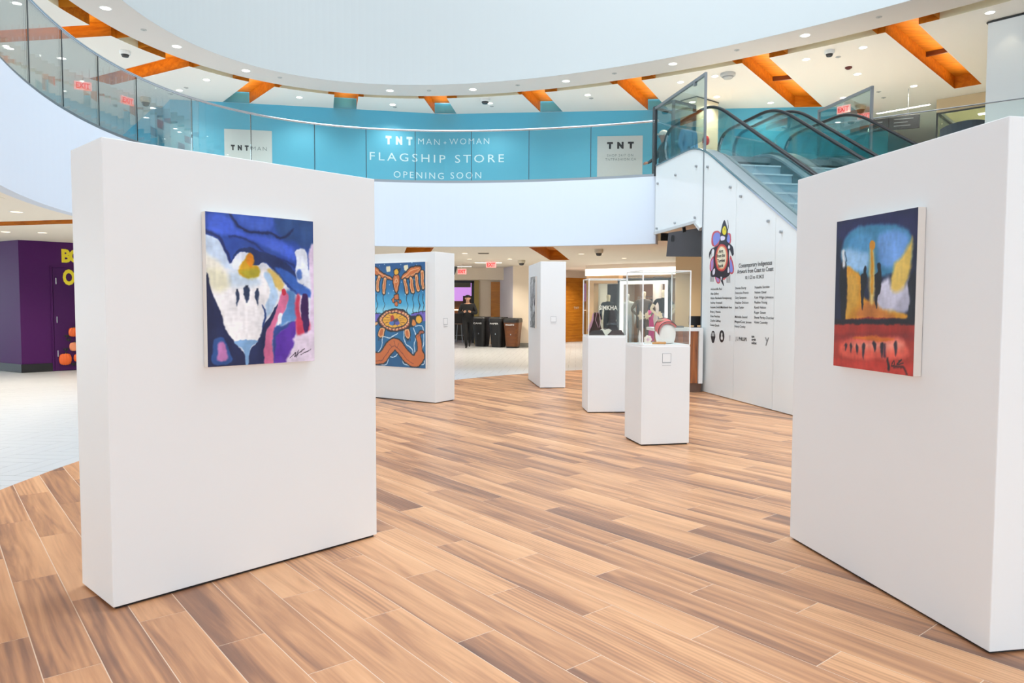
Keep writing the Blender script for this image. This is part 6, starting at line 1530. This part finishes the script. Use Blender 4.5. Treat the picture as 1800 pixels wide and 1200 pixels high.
obj('board', MB().add([(-0.6, -0.02, -0.12), (0.14, -0.02, -0.12), (0.22, -0.02, 0.13), (-0.6, -0.02, 0.13), (-0.6, 0.02, -0.12), (0.14, 0.02, -0.12), (0.22, 0.02, 0.13), (-0.6, 0.02, 0.13)], [(0, 1, 2, 3), (7, 6, 5, 4), (0, 4, 5, 1), (1, 5, 6, 2), (2, 6, 7, 3), (3, 7, 4, 0)]), DARK, hs2)
obj('rod', MB().tube([(-0.2, 0, 0.13), (-0.2, 0, 0.28)], 0.01, 6), STEEL, hs2)

def rr(w, d, r, n=5):
    pts = []
    for cx, cy, a0 in ((w / 2 - r, d / 2 - r, 0), (-w / 2 + r, d / 2 - r, PI / 2), (-w / 2 + r, -d / 2 + r, PI), (w / 2 - r, -d / 2 + r, 1.5 * PI)):
        pts += [(cx + r * math.cos(a0 + PI / 2 * i / n), cy + r * math.sin(a0 + PI / 2 * i / n)) for i in range(n + 1)]
    return pts
def loft(mb, rings):
    k = len(rings[0]); o = len(mb.v)
    for rg in rings: mb.v += [tuple(p) for p in rg]
    for i in range(len(rings) - 1):
        for j in range(k):
            mb.f.append((o + i * k + j, o + i * k + (j + 1) % k, o + (i + 1) * k + (j + 1) % k, o + (i + 1) * k + j)); mb.mi.append(0)
    mb.f.append(tuple(o + j for j in range(k - 1, -1, -1))); mb.mi.append(0)
    mb.f.append(tuple(o + (len(rings) - 1) * k + j for j in range(k))); mb.mi.append(0)
    return mb
def bin_(label, loc, yaw, body_m, lid_m, word, h=1.0):
    t = thing('waste_bin', label, 'bin', loc, yaw)
    R = lambda w, d, z: [(x, y, z) for x, y in rr(w, d, 0.13)]
    obj('base', loft(MB(), [R(0.38, 0.5, 0), R(0.38, 0.5, 0.05)]), BLACK, t)
    obj('body', loft(MB(), [R(0.4, 0.52, 0.05), R(0.46, 0.6, 0.5), R(0.52, 0.68, h - 0.14)]), body_m, t)
    obj('lid', loft(MB(), [R(0.535, 0.7, h - 0.14), R(0.535, 0.7, h - 0.05), R(0.5, 0.66, h)]), lid_m, t)
    obj('mouth', MB().lathe([(0.12, h + 0.001), (0.12, h + 0.006)], 16, (0, -0.12, 0)), mat('bin_mouth', (8, 8, 8), 0.6), t)
    obj('lettering', text_mesh(word, 0.3, 0.05, 0.02), mat('bin_print', (220, 220, 220), 0.6), t, (-0.18, -0.338, h - 0.24))
    obj('lock', MB().box(-0.01, 0.01, -0.31, -0.29, 0.42, 0.46), CHROME, t)
BINB = mat('bin_black', (24, 22, 22), 0.45); BINL = mat('bin_lid', (40, 38, 38), 0.4)
bin_('black recycling bin, furthest left of the three bins', (-1.02, 24.75, 0), -0.35, BINB, BINL, 'CANS')
bin_('black recycling bin in the middle of the three bins', (-0.45, 24.36, 0), -0.35, BINB, BINL, 'PAPER')
bin_('brown wood-sided waste bin at the right of the bins', (0.03, 23.98, 0), -0.25, wood_mat('bin_brown', (124, 70, 24), (96, 50, 16), 0.35), BINL, 'WASTE', 0.97)

# teak shop wall with small metal letters
tw = struct('wall_teak', straight_wall([(1.7, 27.35), (3.4, 28.75)], 0.1, 0, 2.46), TEAK, 'teak clad shop wall behind the end-on panel')
ty = math.atan2(28.75 - 27.35, 3.4 - 1.7)
for i in range(11):
    obj('board', MB().box(0, 2.2, -0.018, -0.002, i * 0.223 + 0.004, i * 0.223 + 0.219), TEAK, tw, (1.7, 27.35, 0), ty)
obj('lettering', text_mesh('TNT', 0.26, 0.085, 0.03, 1.5), mat('letter_metal', (236, 230, 214), 0.3, metal=0.4), tw, (2.36, 27.86, 1.25), ty)
struct('ceiling_bulkhead', straight_wall([(1.7, 27.3), (3.42, 28.7)], 0.3, 2.44, 2.70), mat('bulkhead_rose', (222, 204, 186), 0.7), 'pale bulkhead over the teak wall')

# fashion shop front: lit header, dark window, framed doorway, mannequins
SA, SB = Vector((2.50, 23.6)), Vector((5.3, 21.55))
SY = math.atan2(SB.y - SA.y, SB.x - SA.x)
shp = thing('fashion_shop', 'bright fashion shop front behind the display cases', 'shop', (*SA, 0), SY)
GLOW = mat('header_glow', (255, 254, 250), 0.5, emit=(255, 252, 246), estr=1.5)
WSH = mat('shop_white', (240, 236, 228), 0.6)
obj('header', MB().box(-0.15, 3.7, -0.02, 0.25, 2.35, 2.56), GLOW, shp)
obj('upper_bulkhead', MB().box(-0.15, 3.7, 0.0, 0.3, 2.56, 2.7), mat('bulkhead_rose', (222, 204, 186), 0.7), shp)
obj('jamb', MB().box(-0.12, 0.16, 0, 0.3, 0, 2.35), mat('shop_tan', (222, 178, 130), 0.6), shp)
obj('tan_header', MB().box(0.16, 1.05, 0.0, 0.3, 2.1, 2.35), mat('shop_tan', (222, 178, 130), 0.6), shp)
obj('window_back', MB().box(0.16, 0.55, 0.9, 0.95, 0, 2.1), mat('window_dark', (58, 52, 56), 0.7), shp)
obj('window_pane', MB().box(0.16, 1.0, 0.0, 0.01, 0.06, 2.1), SHOPGLASS, shp)
for a in ((1.02, 1.09, 0.0, 2.22), (2.72, 2.79, 0.0, 2.22), (1.02, 2.79, 2.16, 2.24)):
    obj('dark_frame', MB().box(a[0], a[1], -0.01, 0.06, a[2], a[3]), mat('frame_grey', (72, 78, 80), 0.4), shp)
for a in ((1.09, 1.2, 0.0, 2.16), (2.62, 2.72, 0.0, 2.16), (1.2, 2.62, 2.06, 2.16)):
    obj('light_frame', MB().box(a[0], a[1], 0.0, 0.05, a[2], a[3]), GLOW, shp)
obj('shop_pane', MB().box(2.79, 3.6, 0.0, 0.01, 0.0, 2.3), SHOPGLASS, shp)
obj('back_wall', MB().box(-0.1, 4.2, 3.4, 3.45, 0, 2.4), mat('shop_tan_back', (188, 142, 106), 0.7), shp)
obj('side_partition', MB().box(-0.12, -0.1, 0.3, 3.4, 0, 2.4), WSH, shp)
obj('grey_partition', MB().box(0.95, 1.25, 2.9, 2.96, 0, 2.3), mat('shop_grey', (150, 122, 102), 0.6), shp)
obj('inner_column', MB().lathe([(0.17, 0), (0.17, 2.35)], 20, (1.42, 2.1, 0)), mat('shop_column', (178, 172, 172), 0.6), shp, smooth=False)
obj('ceiling_soffit', MB().box(0.1, 3.7, 0.3, 3.4, 2.36, 2.4), mat('soffit_tan', (224, 190, 150), 0.7), shp)
obj('lettering', text_mesh('SIMKHAI', 0.70, 0.13, 0.03, 1.05), mat('letter_white', (240, 240, 240), 0.5), shp, (0.36, -0.006, 1.26))
obj('display_screen', MB().box(2.82, 3.12, 0.3, 0.34, 1.75, 2.15), GLOW, shp)
obj('display_screen', MB().box(2.82, 3.12, 0.3, 0.34, 1.35, 1.55), mat('screen_pale', (230, 238, 244), 0.5, emit=(220, 232, 244), estr=0.7), shp)
for z in (0.8, 1.0, 1.2):
    obj('shelf', MB().box(2.85, 3.5, 0.6, 0.9, z, z + 0.02), WSH, shp)
area_light('shop_lamp', (SA.x + 1.6 * math.cos(SY) + 0.9, SA.y + 1.6 * math.sin(SY) + 1.0, 2.3), 2.0, 50, (1.0, 0.9, 0.76), (0, 0, SY), size_y=1.2)
def shop_pt(x, y, z=0.0):
    return (SA.x + x * math.cos(SY) - y * math.sin(SY), SA.y + x * math.sin(SY) + y * math.cos(SY), z)
rail = thing('garment_rail', 'chrome garment rail hung with dark clothes inside the fashion shop', 'rail', shop_pt(0.55, 2.4), SY)
for x in (0, 0.75): obj('upright', MB().tube([(x, 0, 0), (x, 0, 1.7)], 0.014, 6), CHROME, rail)
obj('cross_bar', MB().tube([(0, 0, 1.7), (0.75, 0, 1.7)], 0.014, 6), CHROME, rail)
for i in range(6):
    t = thing('hanging_coat', 'dark coat on the rail inside the fashion shop, ' + ORD[i] + ' from the left', 'coat', shop_pt(0.62 + i * 0.105, 2.4, 0), SY, 'dark coats on the shop rail')
    obj('cloth', loft(MB(), [[(x * s_, y * s_, z) for x, y in rr(0.09, 0.44, 0.04, 3)] for s_, z in ((0.95, 0.62), (1.0, 1.0), (0.95, 1.4), (0.5, 1.58), (0.2, 1.62))]), mat('coat_dark_%d' % (i % 3), ((36, 38, 50), (24, 24, 28), (48, 40, 52))[i % 3], 0.85), t)
    obj('hook', MB().tube([(0, 0, 1.62), (0, 0, 1.69), (0, 0.015, 1.715)], 0.005, 5), CHROME, t)
tb = thing('display_table', 'low white display table in the shop window with small accessories', 'table', shop_pt(1.95, 0.75), SY)
obj('top', MB().box(0, 0.55, 0, 0.35, 0.8, 0.84), WSH, tb)
for x in (0.03, 0.52):
    for y in (0.03, 0.32): obj('leg', MB().box(x - 0.02, x + 0.02, y - 0.02, y + 0.02, 0, 0.8), WSH, tb)
pk = thing('pink_dress', 'magenta sequin dress on a stand inside the fashion shop', 'dress', shop_pt(1.6, 1.15), SY)
obj('dress', loft(MB(), [[(x * s_, y * s_, z) for x, y in rr(0.26, 0.18, 0.07, 3)] for s_, z in ((1.25, 0.25), (1.0, 0.7), (0.72, 0.95), (0.95, 1.15), (0.6, 1.25))]), mat('magenta', (196, 72, 140), 0.6, var=(1.5, 40)), pk)
obj('stand', MB().tube([(0, 0, 0), (0, 0, 0.4)], 0.02, 8).lathe([(0.14, 0), (0.14, 0.015)], 14), CHROME, pk)

# information desk with teak front under the escalator, and the dark screen above it
dk = thing('information_desk', 'white waterfall counter with teak front beside the escalator wall', 'desk', (2.30, 11.86, 0), 0.0)
obj('top', MB().box(0, 0.8, -0.06, 0.6, 1.0, 1.05), mat('solid_white', (240, 240, 238), 0.35), dk)
obj('side_panel', MB().box(0.735, 0.8, -0.06, 0.6, 0.15, 1.0), mat('solid_white', (240, 240, 238), 0.35), dk)
for i in range(6): obj('front_board', MB().box(0.02 + i * 0.118, 0.135 + i * 0.118, -0.02, 0.02, 0.15, 1.0), DESKWOOD, dk)
obj('plinth', MB().box(0.03, 0.79, 0.0, 0.58, 0, 0.15), mat('plinth_brown', (112, 84, 68), 0.6), dk)
mo = thing('desk_monitor', 'black monitor standing on the information desk', 'monitor', (3.02, 12.12, 1.05), 0.2)
obj('screen', MB().box(-0.08, 0.16, -0.015, 0.015, 0.04, 0.19), BLACK, mo); obj('stand', MB().box(0.02, 0.06, -0.01, 0.03, 0, 0.06), BLACK, mo); obj('foot', MB().box(-0.03, 0.11, -0.05, 0.06, 0, 0.008), BLACK, mo)
pp = thing('leaflet_tray', 'grey leaflet tray on the information desk', 'tray', (2.62, 12.0, 1.05), 0.0)
obj('tray', MB().box(-0.16, 0.2, -0.05, 0.12, 0, 0.03), mat('tray_grey', (110, 102, 96), 0.6), pp)
obj('leaflet', MB().box(-0.1, 0.0, -0.03, 0.1, 0.03, 0.036), mat('leaflet_pink', (222, 140, 140), 0.6), pp)
tv = thing('wall_screen', 'dark flat screen hung under the escalator landing', 'screen', (0, 0, 0))
c4 = [(2.713, 12.895, 2.278), (3.371, 12.655, 2.259), (3.362, 12.658, 2.775), (2.745, 12.884, 2.69)]
nn = (Vector(c4[1]) - Vector(c4[0])).cross(Vector(c4[3]) - Vector(c4[0])).normalized() * -0.06
bk = [tuple(Vector(p) + nn) for p in c4]
obj('panel', MB().add(c4 + bk, [(0, 1, 2, 3), (7, 6, 5, 4), (0, 4, 5, 1), (1, 5, 6, 2), (2, 6, 7, 3), (3, 7, 4, 0)]), mat('screen_dark', (62, 58, 62), 0.3), tv)
obj('bracket', MB().bar((3.0, 12.78, 2.7), (3.0, 12.85, 2.81), 0.05), BLACK, tv)
obj('port', MB().box(2.79, 2.83, 12.82, 12.85, 2.54, 2.64), BLACK, tv)
struct('wall_column', MB().prism([(3.62, 16.2), (4.15, 16.0), (6.2, 15.6), (6.3, 17.6), (4.12, 17.9)], 0, ZC1), mat('tan_wall', (222, 200, 158), 0.7), 'tan wall block behind the information desk')
# ------------------------------------------------------------------ people and shop mannequins
def grow(name, nodes, edges, root):
    """nodes: {key: (pos, radius, material)} -> one smooth skinned surface"""
    keys = list(nodes); ix = {k: i for i, k in enumerate(keys)}
    me = bpy.data.meshes.new(name); me.from_pydata([nodes[k][0] for k in keys], [(ix[a], ix[b]) for a, b in edges], [])
    o = bpy.data.objects.new(name, me); COL.objects.link(o)
    o.modifiers.new('skin', 'SKIN')
    sv = me.skin_vertices[0].data
    for k in keys:
        r = nodes[k][1]; sv[ix[k]].radius = r if isinstance(r, tuple) else (r, r)
        sv[ix[k]].use_root = (k == root)
    ss = o.modifiers.new('sub', 'SUBSURF'); ss.levels = 2; ss.render_levels = 2
    dg = bpy.context.evaluated_depsgraph_get(); dg.update()
    out = bpy.data.meshes.new_from_object(o.evaluated_get(dg)); out.name = name
    bpy.data.objects.remove(o); bpy.data.meshes.remove(me)
    segs = [(Vector(nodes[a][0]), Vector(nodes[b][0]), nodes[a][2], nodes[b][2]) for a, b in edges]
    mi = []
    for p in out.polygons:
        c = p.center; best = 1e9; m = 0
        for a, b, ma, mb_ in segs:
            d = b - a; t = max(0, min(1, (c - a).dot(d) / max(d.length_squared, 1e-9)))
            q = (a + d * t - c).length
            if q < best: best = q; m = ma if t < 0.5 else mb_
        mi.append(m)
    out.materials.clear()
    return out, mi

SKIN = mat('skin', (198, 150, 122), 0.55)
def hand_nodes(n, e, w, palm, side, target, key):
    """palm with five bent fingers closing towards target"""
    p = Vector(palm); t = Vector(target)
    fwd = (t - p).normalized(); up = Vector((0, 0, 1)); lat = fwd.cross(up).normalized()
    n[key + 'palm'] = (tuple(p), (0.03, 0.022), 0); e.append((w, key + 'palm'))
    for i, (off, ln) in enumerate(((-0.024, 0.05), (-0.008, 0.06), (0.008, 0.057), (0.024, 0.045))):
        b = p + up * off + fwd * 0.03; m = b + fwd * ln * 0.5 + lat * (side * 0.012); f = m + fwd * ln * 0.25 - lat * (side * 0.02)
        for j, q in enumerate((b, m, f)): n['%sf%d%d' % (key, i, j)] = (tuple(q), 0.0085 - 0.001 * j, 0)
        e += [(key + 'palm', '%sf%d0' % (key, i)), ('%sf%d0' % (key, i), '%sf%d1' % (key, i)), ('%sf%d1' % (key, i), '%sf%d2' % (key, i))]
    b = p + up * 0.025 + lat * (side * -0.012); m = b + up * 0.02 + fwd * 0.02
    n[key + 't0'] = (tuple(b), 0.01, 0); n[key + 't1'] = (tuple(m), 0.008, 0)
    e += [(key + 'palm', key + 't0'), (key + 't0', key + 't1')]

def figure(name, label, cat, loc, rotz, J, mats, girth=1.0, head=True, hair=None, face=True, group=None, hands=None):
    """J: joint positions; one continuous body, clothing by region"""
    g = girth
    n = {'pelvis': (J['pelvis'], (0.15 * g, 0.115 * g), 2), 'waist': (J['waist'], (0.145 * g, 0.11 * g), 1), 'chest': (J['chest'], (0.165 * g, 0.12 * g), 1),
         'neckb': (J['neckb'], (0.075 * g, 0.07 * g), 1), 'neck': (J['neck'], (0.05, 0.055), 0), 'jaw': (J['jaw'], (0.062, 0.075), 0), 'head': (J['head'], (0.076, 0.092), 0), 'crown': (J['crown'], (0.055, 0.068), 0)}
    e = [('pelvis', 'waist'), ('waist', 'chest'), ('chest', 'neckb'), ('neckb', 'neck'), ('neck', 'jaw'), ('jaw', 'head'), ('head', 'crown')]
    for s in 'LR':
        n['sh' + s] = (J['sh' + s], 0.072 * g, 1); n['el' + s] = (J['el' + s], 0.05 * g, J.get('arm_mat', 1)); n['wr' + s] = (J['wr' + s], 0.033 * g, J.get('arm_mat', 1))
        e += [('chest', 'sh' + s), ('sh' + s, 'el' + s), ('el' + s, 'wr' + s)]
        hand_nodes(n, e, 'wr' + s, J['pa' + s], -1 if s == 'L' else 1, J['tg' + s], s)
        n['hip' + s] = (J['hip' + s], 0.095 * g, 2); n['kn' + s] = (J['kn' + s], 0.064 * g, 2); n['an' + s] = (J['an' + s], 0.042 * g, 2)
        n['hl' + s] = (J['hl' + s], 0.04, 3); n['to' + s] = (J['to' + s], (0.042, 0.028), 3)
        e += [('pelvis', 'hip' + s), ('hip' + s, 'kn' + s), ('kn' + s, 'an' + s), ('an' + s, 'hl' + s), ('hl' + s, 'to' + s)]
    me, mi = grow('body', n, e, 'pelvis')
    for m in mats: me.materials.append(m)
    me.polygons.foreach_set('material_index', mi); me.polygons.foreach_set('use_smooth', [True] * len(me.polygons)); me.update()
    t = thing(name, label, cat, loc, rotz, group)
    o = bpy.data.objects.new('body', me); COL.objects.link(o); o.parent = t
    h = Vector(J['head']); f = Vector(J.get('look', (0, -1, -0.1))).normalized(); lat = Vector((-f.y, f.x, 0)).normalized(); up = lat.cross(f).normalized() * (1 if lat.cross(f).z > 0 else -1)
    def P(a, b, c): return tuple(h + f * a + lat * b + up * c)
    if face:
        fm = MB()
        fm.ball(P(0.098, 0, -0.012), 0.014, 0.014, 0.024, 8, 6)
        obj('nose', fm, mats[0], o, smooth=True)
        for b in (-0.034, 0.034):
            obj('eye', MB().ball(P(0.083, b, 0.012), 0.011, 0.008, 0.008, 8, 6), BLACK, o)
            obj('ear', MB().ball(P(-0.005, b * 2.3, -0.005), 0.016, 0.012, 0.03, 8, 6), mats[0], o, smooth=True)
        obj('mouth', MB().ball(P(0.083, 0, -0.056), 0.024, 0.006, 0.007, 8, 6), mat('lips', (150, 84, 76), 0.6), o)
    if hair:
        obj('hair', MB().ball(P(-0.022, 0, 0.06), 0.084, 0.094, 0.056, 16, 10), hair, o, smooth=True)
    return t

def standing(H, arms=None):
    k = H / 1.75
    J = dict(pelvis=(0, 0, 0.95), waist=(0, 0.01, 1.12), chest=(0, 0, 1.30), neckb=(0, 0.01, 1.45), neck=(0, 0.0, 1.505), jaw=(0, -0.015, 1.565), head=(0, -0.01, 1.64), crown=(0, 0.0, 1.69))
    for s, x in (('L', -1), ('R', 1)):
        J.update({'sh' + s: (0.185 * x, 0.01, 1.41), 'el' + s: (0.245 * x, 0.02, 1.13), 'wr' + s: (0.235 * x, -0.06, 0.9), 'pa' + s: (0.23 * x, -0.08, 0.83), 'tg' + s: (0.22 * x, -0.1, 0.7),
                  'hip' + s: (0.09 * x, 0, 0.9), 'kn' + s: (0.1 * x, -0.02, 0.5), 'an' + s: (0.11 * x, 0.01, 0.1), 'hl' + s: (0.11 * x, 0.02, 0.045), 'to' + s: (0.13 * x, -0.14, 0.035)})
    if arms: J.update(arms)
    return {a: (tuple(c * k for c in b) if isinstance(b, tuple) and a != 'look' else b) for a, b in J.items()}

HOOD = mat('black_hoodie', (20, 20, 22), 0.85); TROU = mat('black_trousers', (18, 18, 20), 0.85); SHOE = mat('dark_shoes', (28, 22, 22), 0.6)
W = dict(pelvis=(0, 0.0, 0.93), waist=(0, 0.0, 1.10), chest=(0, -0.02, 1.27), neckb=(0, -0.01, 1.43), neck=(0, -0.035, 1.49), jaw=(0, -0.075, 1.545), head=(0, -0.07, 1.615), crown=(0, -0.05, 1.665),
         shL=(-0.19, 0, 1.385), elL=(-0.285, -0.05, 1.12), wrL=(-0.12, -0.26, 1.16), paL=(-0.075, -0.31, 1.185), tgL=(-0.005, -0.36, 1.21),
         shR=(0.19, 0, 1.385), elR=(0.285, -0.05, 1.12), wrR=(0.12, -0.26, 1.16), paR=(0.075, -0.31, 1.185), tgR=(0.005, -0.36, 1.21),
         hipL=(-0.09, 0, 0.88), knL=(-0.075, -0.17, 0.5), anL=(-0.04, -0.2, 0.11), hlL=(-0.04, -0.18, 0.05), toL=(-0.04, -0.36, 0.035),
         hipR=(0.09, 0, 0.88), knR=(0.085, 0.02, 0.49), anR=(0.03, 0.33, 0.2), hlR=(0.03, 0.38, 0.13), toR=(0.03, 0.25, 0.03), look=(0, -1, -0.45))
figure('person', 'person in black hoodie and trousers walking while looking at a phone', 'person', (-1.45, 23.9, 0), 0.0, W, [SKIN, HOOD, TROU, SHOE], 1.25, hair=mat('black_hair', (24, 20, 20), 0.7))
ph = thing('mobile_phone', 'dark phone held in the hands of the walking person', 'phone', (-1.45, 23.54, 1.21))
obj('case', MB().box(-0.036, 0.036, -0.012, -0.003, -0.03, 0.05), BLACK, ph); obj('display', MB().box(-0.032, 0.032, -0.003, -0.0015, -0.026, 0.046), mat('phone_glass', (60, 66, 76), 0.2), ph)
# upstairs visitor, then a figure for a reflected one
cap = figure('person', 'person upstairs in a white cap beside the escalator glass', 'person', (3.56, 17.4, ZF2), -PI / 2, standing(1.62, dict(elL=(-0.27, -0.12, 1.15), wrL=(-0.2, -0.34, 1.0), paL=(-0.18, -0.4, 0.98), tgL=(-0.16, -0.5, 0.96))), [mat('skin_tan', (168, 116, 92), 0.55), mat('dark_jacket', (34, 44, 54), 0.8), TROU, SHOE], 1.05, hair=mat('black_hair', (24, 20, 20), 0.7))
ct = thing('baseball_cap', 'white baseball cap worn by the person upstairs', 'cap', (3.56, 17.4, ZF2), -PI / 2)
obj('crown', MB().ball((0, 0.0, 1.575), 0.098, 0.108, 0.075, 16, 10), mat('cap_white', (238, 232, 220), 0.7), ct, smooth=True)
obj('brim', MB().prism([(0.085 * math.cos(a), -0.07 + 0.13 * math.sin(a)) for a in [PI + PI * i / 10 for i in range(11)]], 1.545, 1.556), mat('cap_white', (238, 232, 220), 0.7), ct)
figure('person', 'person upstairs in a pale blue jacket behind the escalator glass', 'person', (3.84, 16.1, ZF2), 0.5, standing(1.6), [SKIN, mat('blue_jacket', (110, 160, 196), 0.8), mat('jeans', (60, 84, 112), 0.8), SHOE], 1.0, hair=mat('brown_hair', (70, 46, 36), 0.7))  # solid figure stands in for a person reflected in the glass
# mannequins in the fashion shop
MANQ = mat('mannequin', (240, 226, 200), 0.5)
SUIT = mat('taupe_suit', (104, 92, 84), 0.85)
hips = dict(elL=(-0.36, 0.04, 1.14), wrL=(-0.2, -0.06, 0.97), paL=(-0.165, -0.09, 0.95), tgL=(-0.08, -0.12, 0.94), elR=(0.36, 0.04, 1.14), wrR=(0.2, -0.06, 0.97), paR=(0.165, -0.09, 0.95), tgR=(0.08, -0.12, 0.94))
m1 = figure('mannequin', 'shop mannequin in a taupe trouser suit', 'mannequin', shop_pt(1.62, 0.62, 0.05), 0.1, standing(1.86, hips), [MANQ, SUIT, SUIT, SHOE], 1.0, hair=None, face=False)
hp = dict(hips); hp['arm_mat'] = 0
m2 = figure('mannequin', 'shop mannequin in a sleeveless black top and jeans', 'mannequin', shop_pt(2.33, 0.55, 0.05), 0.1, standing(1.9, hp), [MANQ, mat('black_top', (26, 26, 30), 0.8), mat('grey_jeans', (120, 124, 140), 0.85), SHOE], 0.95, hair=None, face=False)
m3 = figure('mannequin', 'dark dressed mannequin in the lettered shop window', 'mannequin', shop_pt(0.42, 0.5, 0.05), 0.1, standing(1.76, dict(arm_mat=1)), [MANQ, mat('charcoal_knit', (40, 40, 46), 0.9), mat('charcoal_knit', (40, 40, 46), 0.9), SHOE], 0.95, hair=None, face=False)
m4 = figure('mannequin', 'mannequin in a pale grey shirt between window and doorway', 'mannequin', shop_pt(0.98, 0.75, 0.05), 0.1, standing(1.78), [mat('mannequin_grey', (196, 200, 200), 0.5), mat('grey_shirt', (188, 198, 200), 0.85), mat('pale_denim', (176, 190, 204), 0.85), SHOE], 0.95, hair=None, face=False)
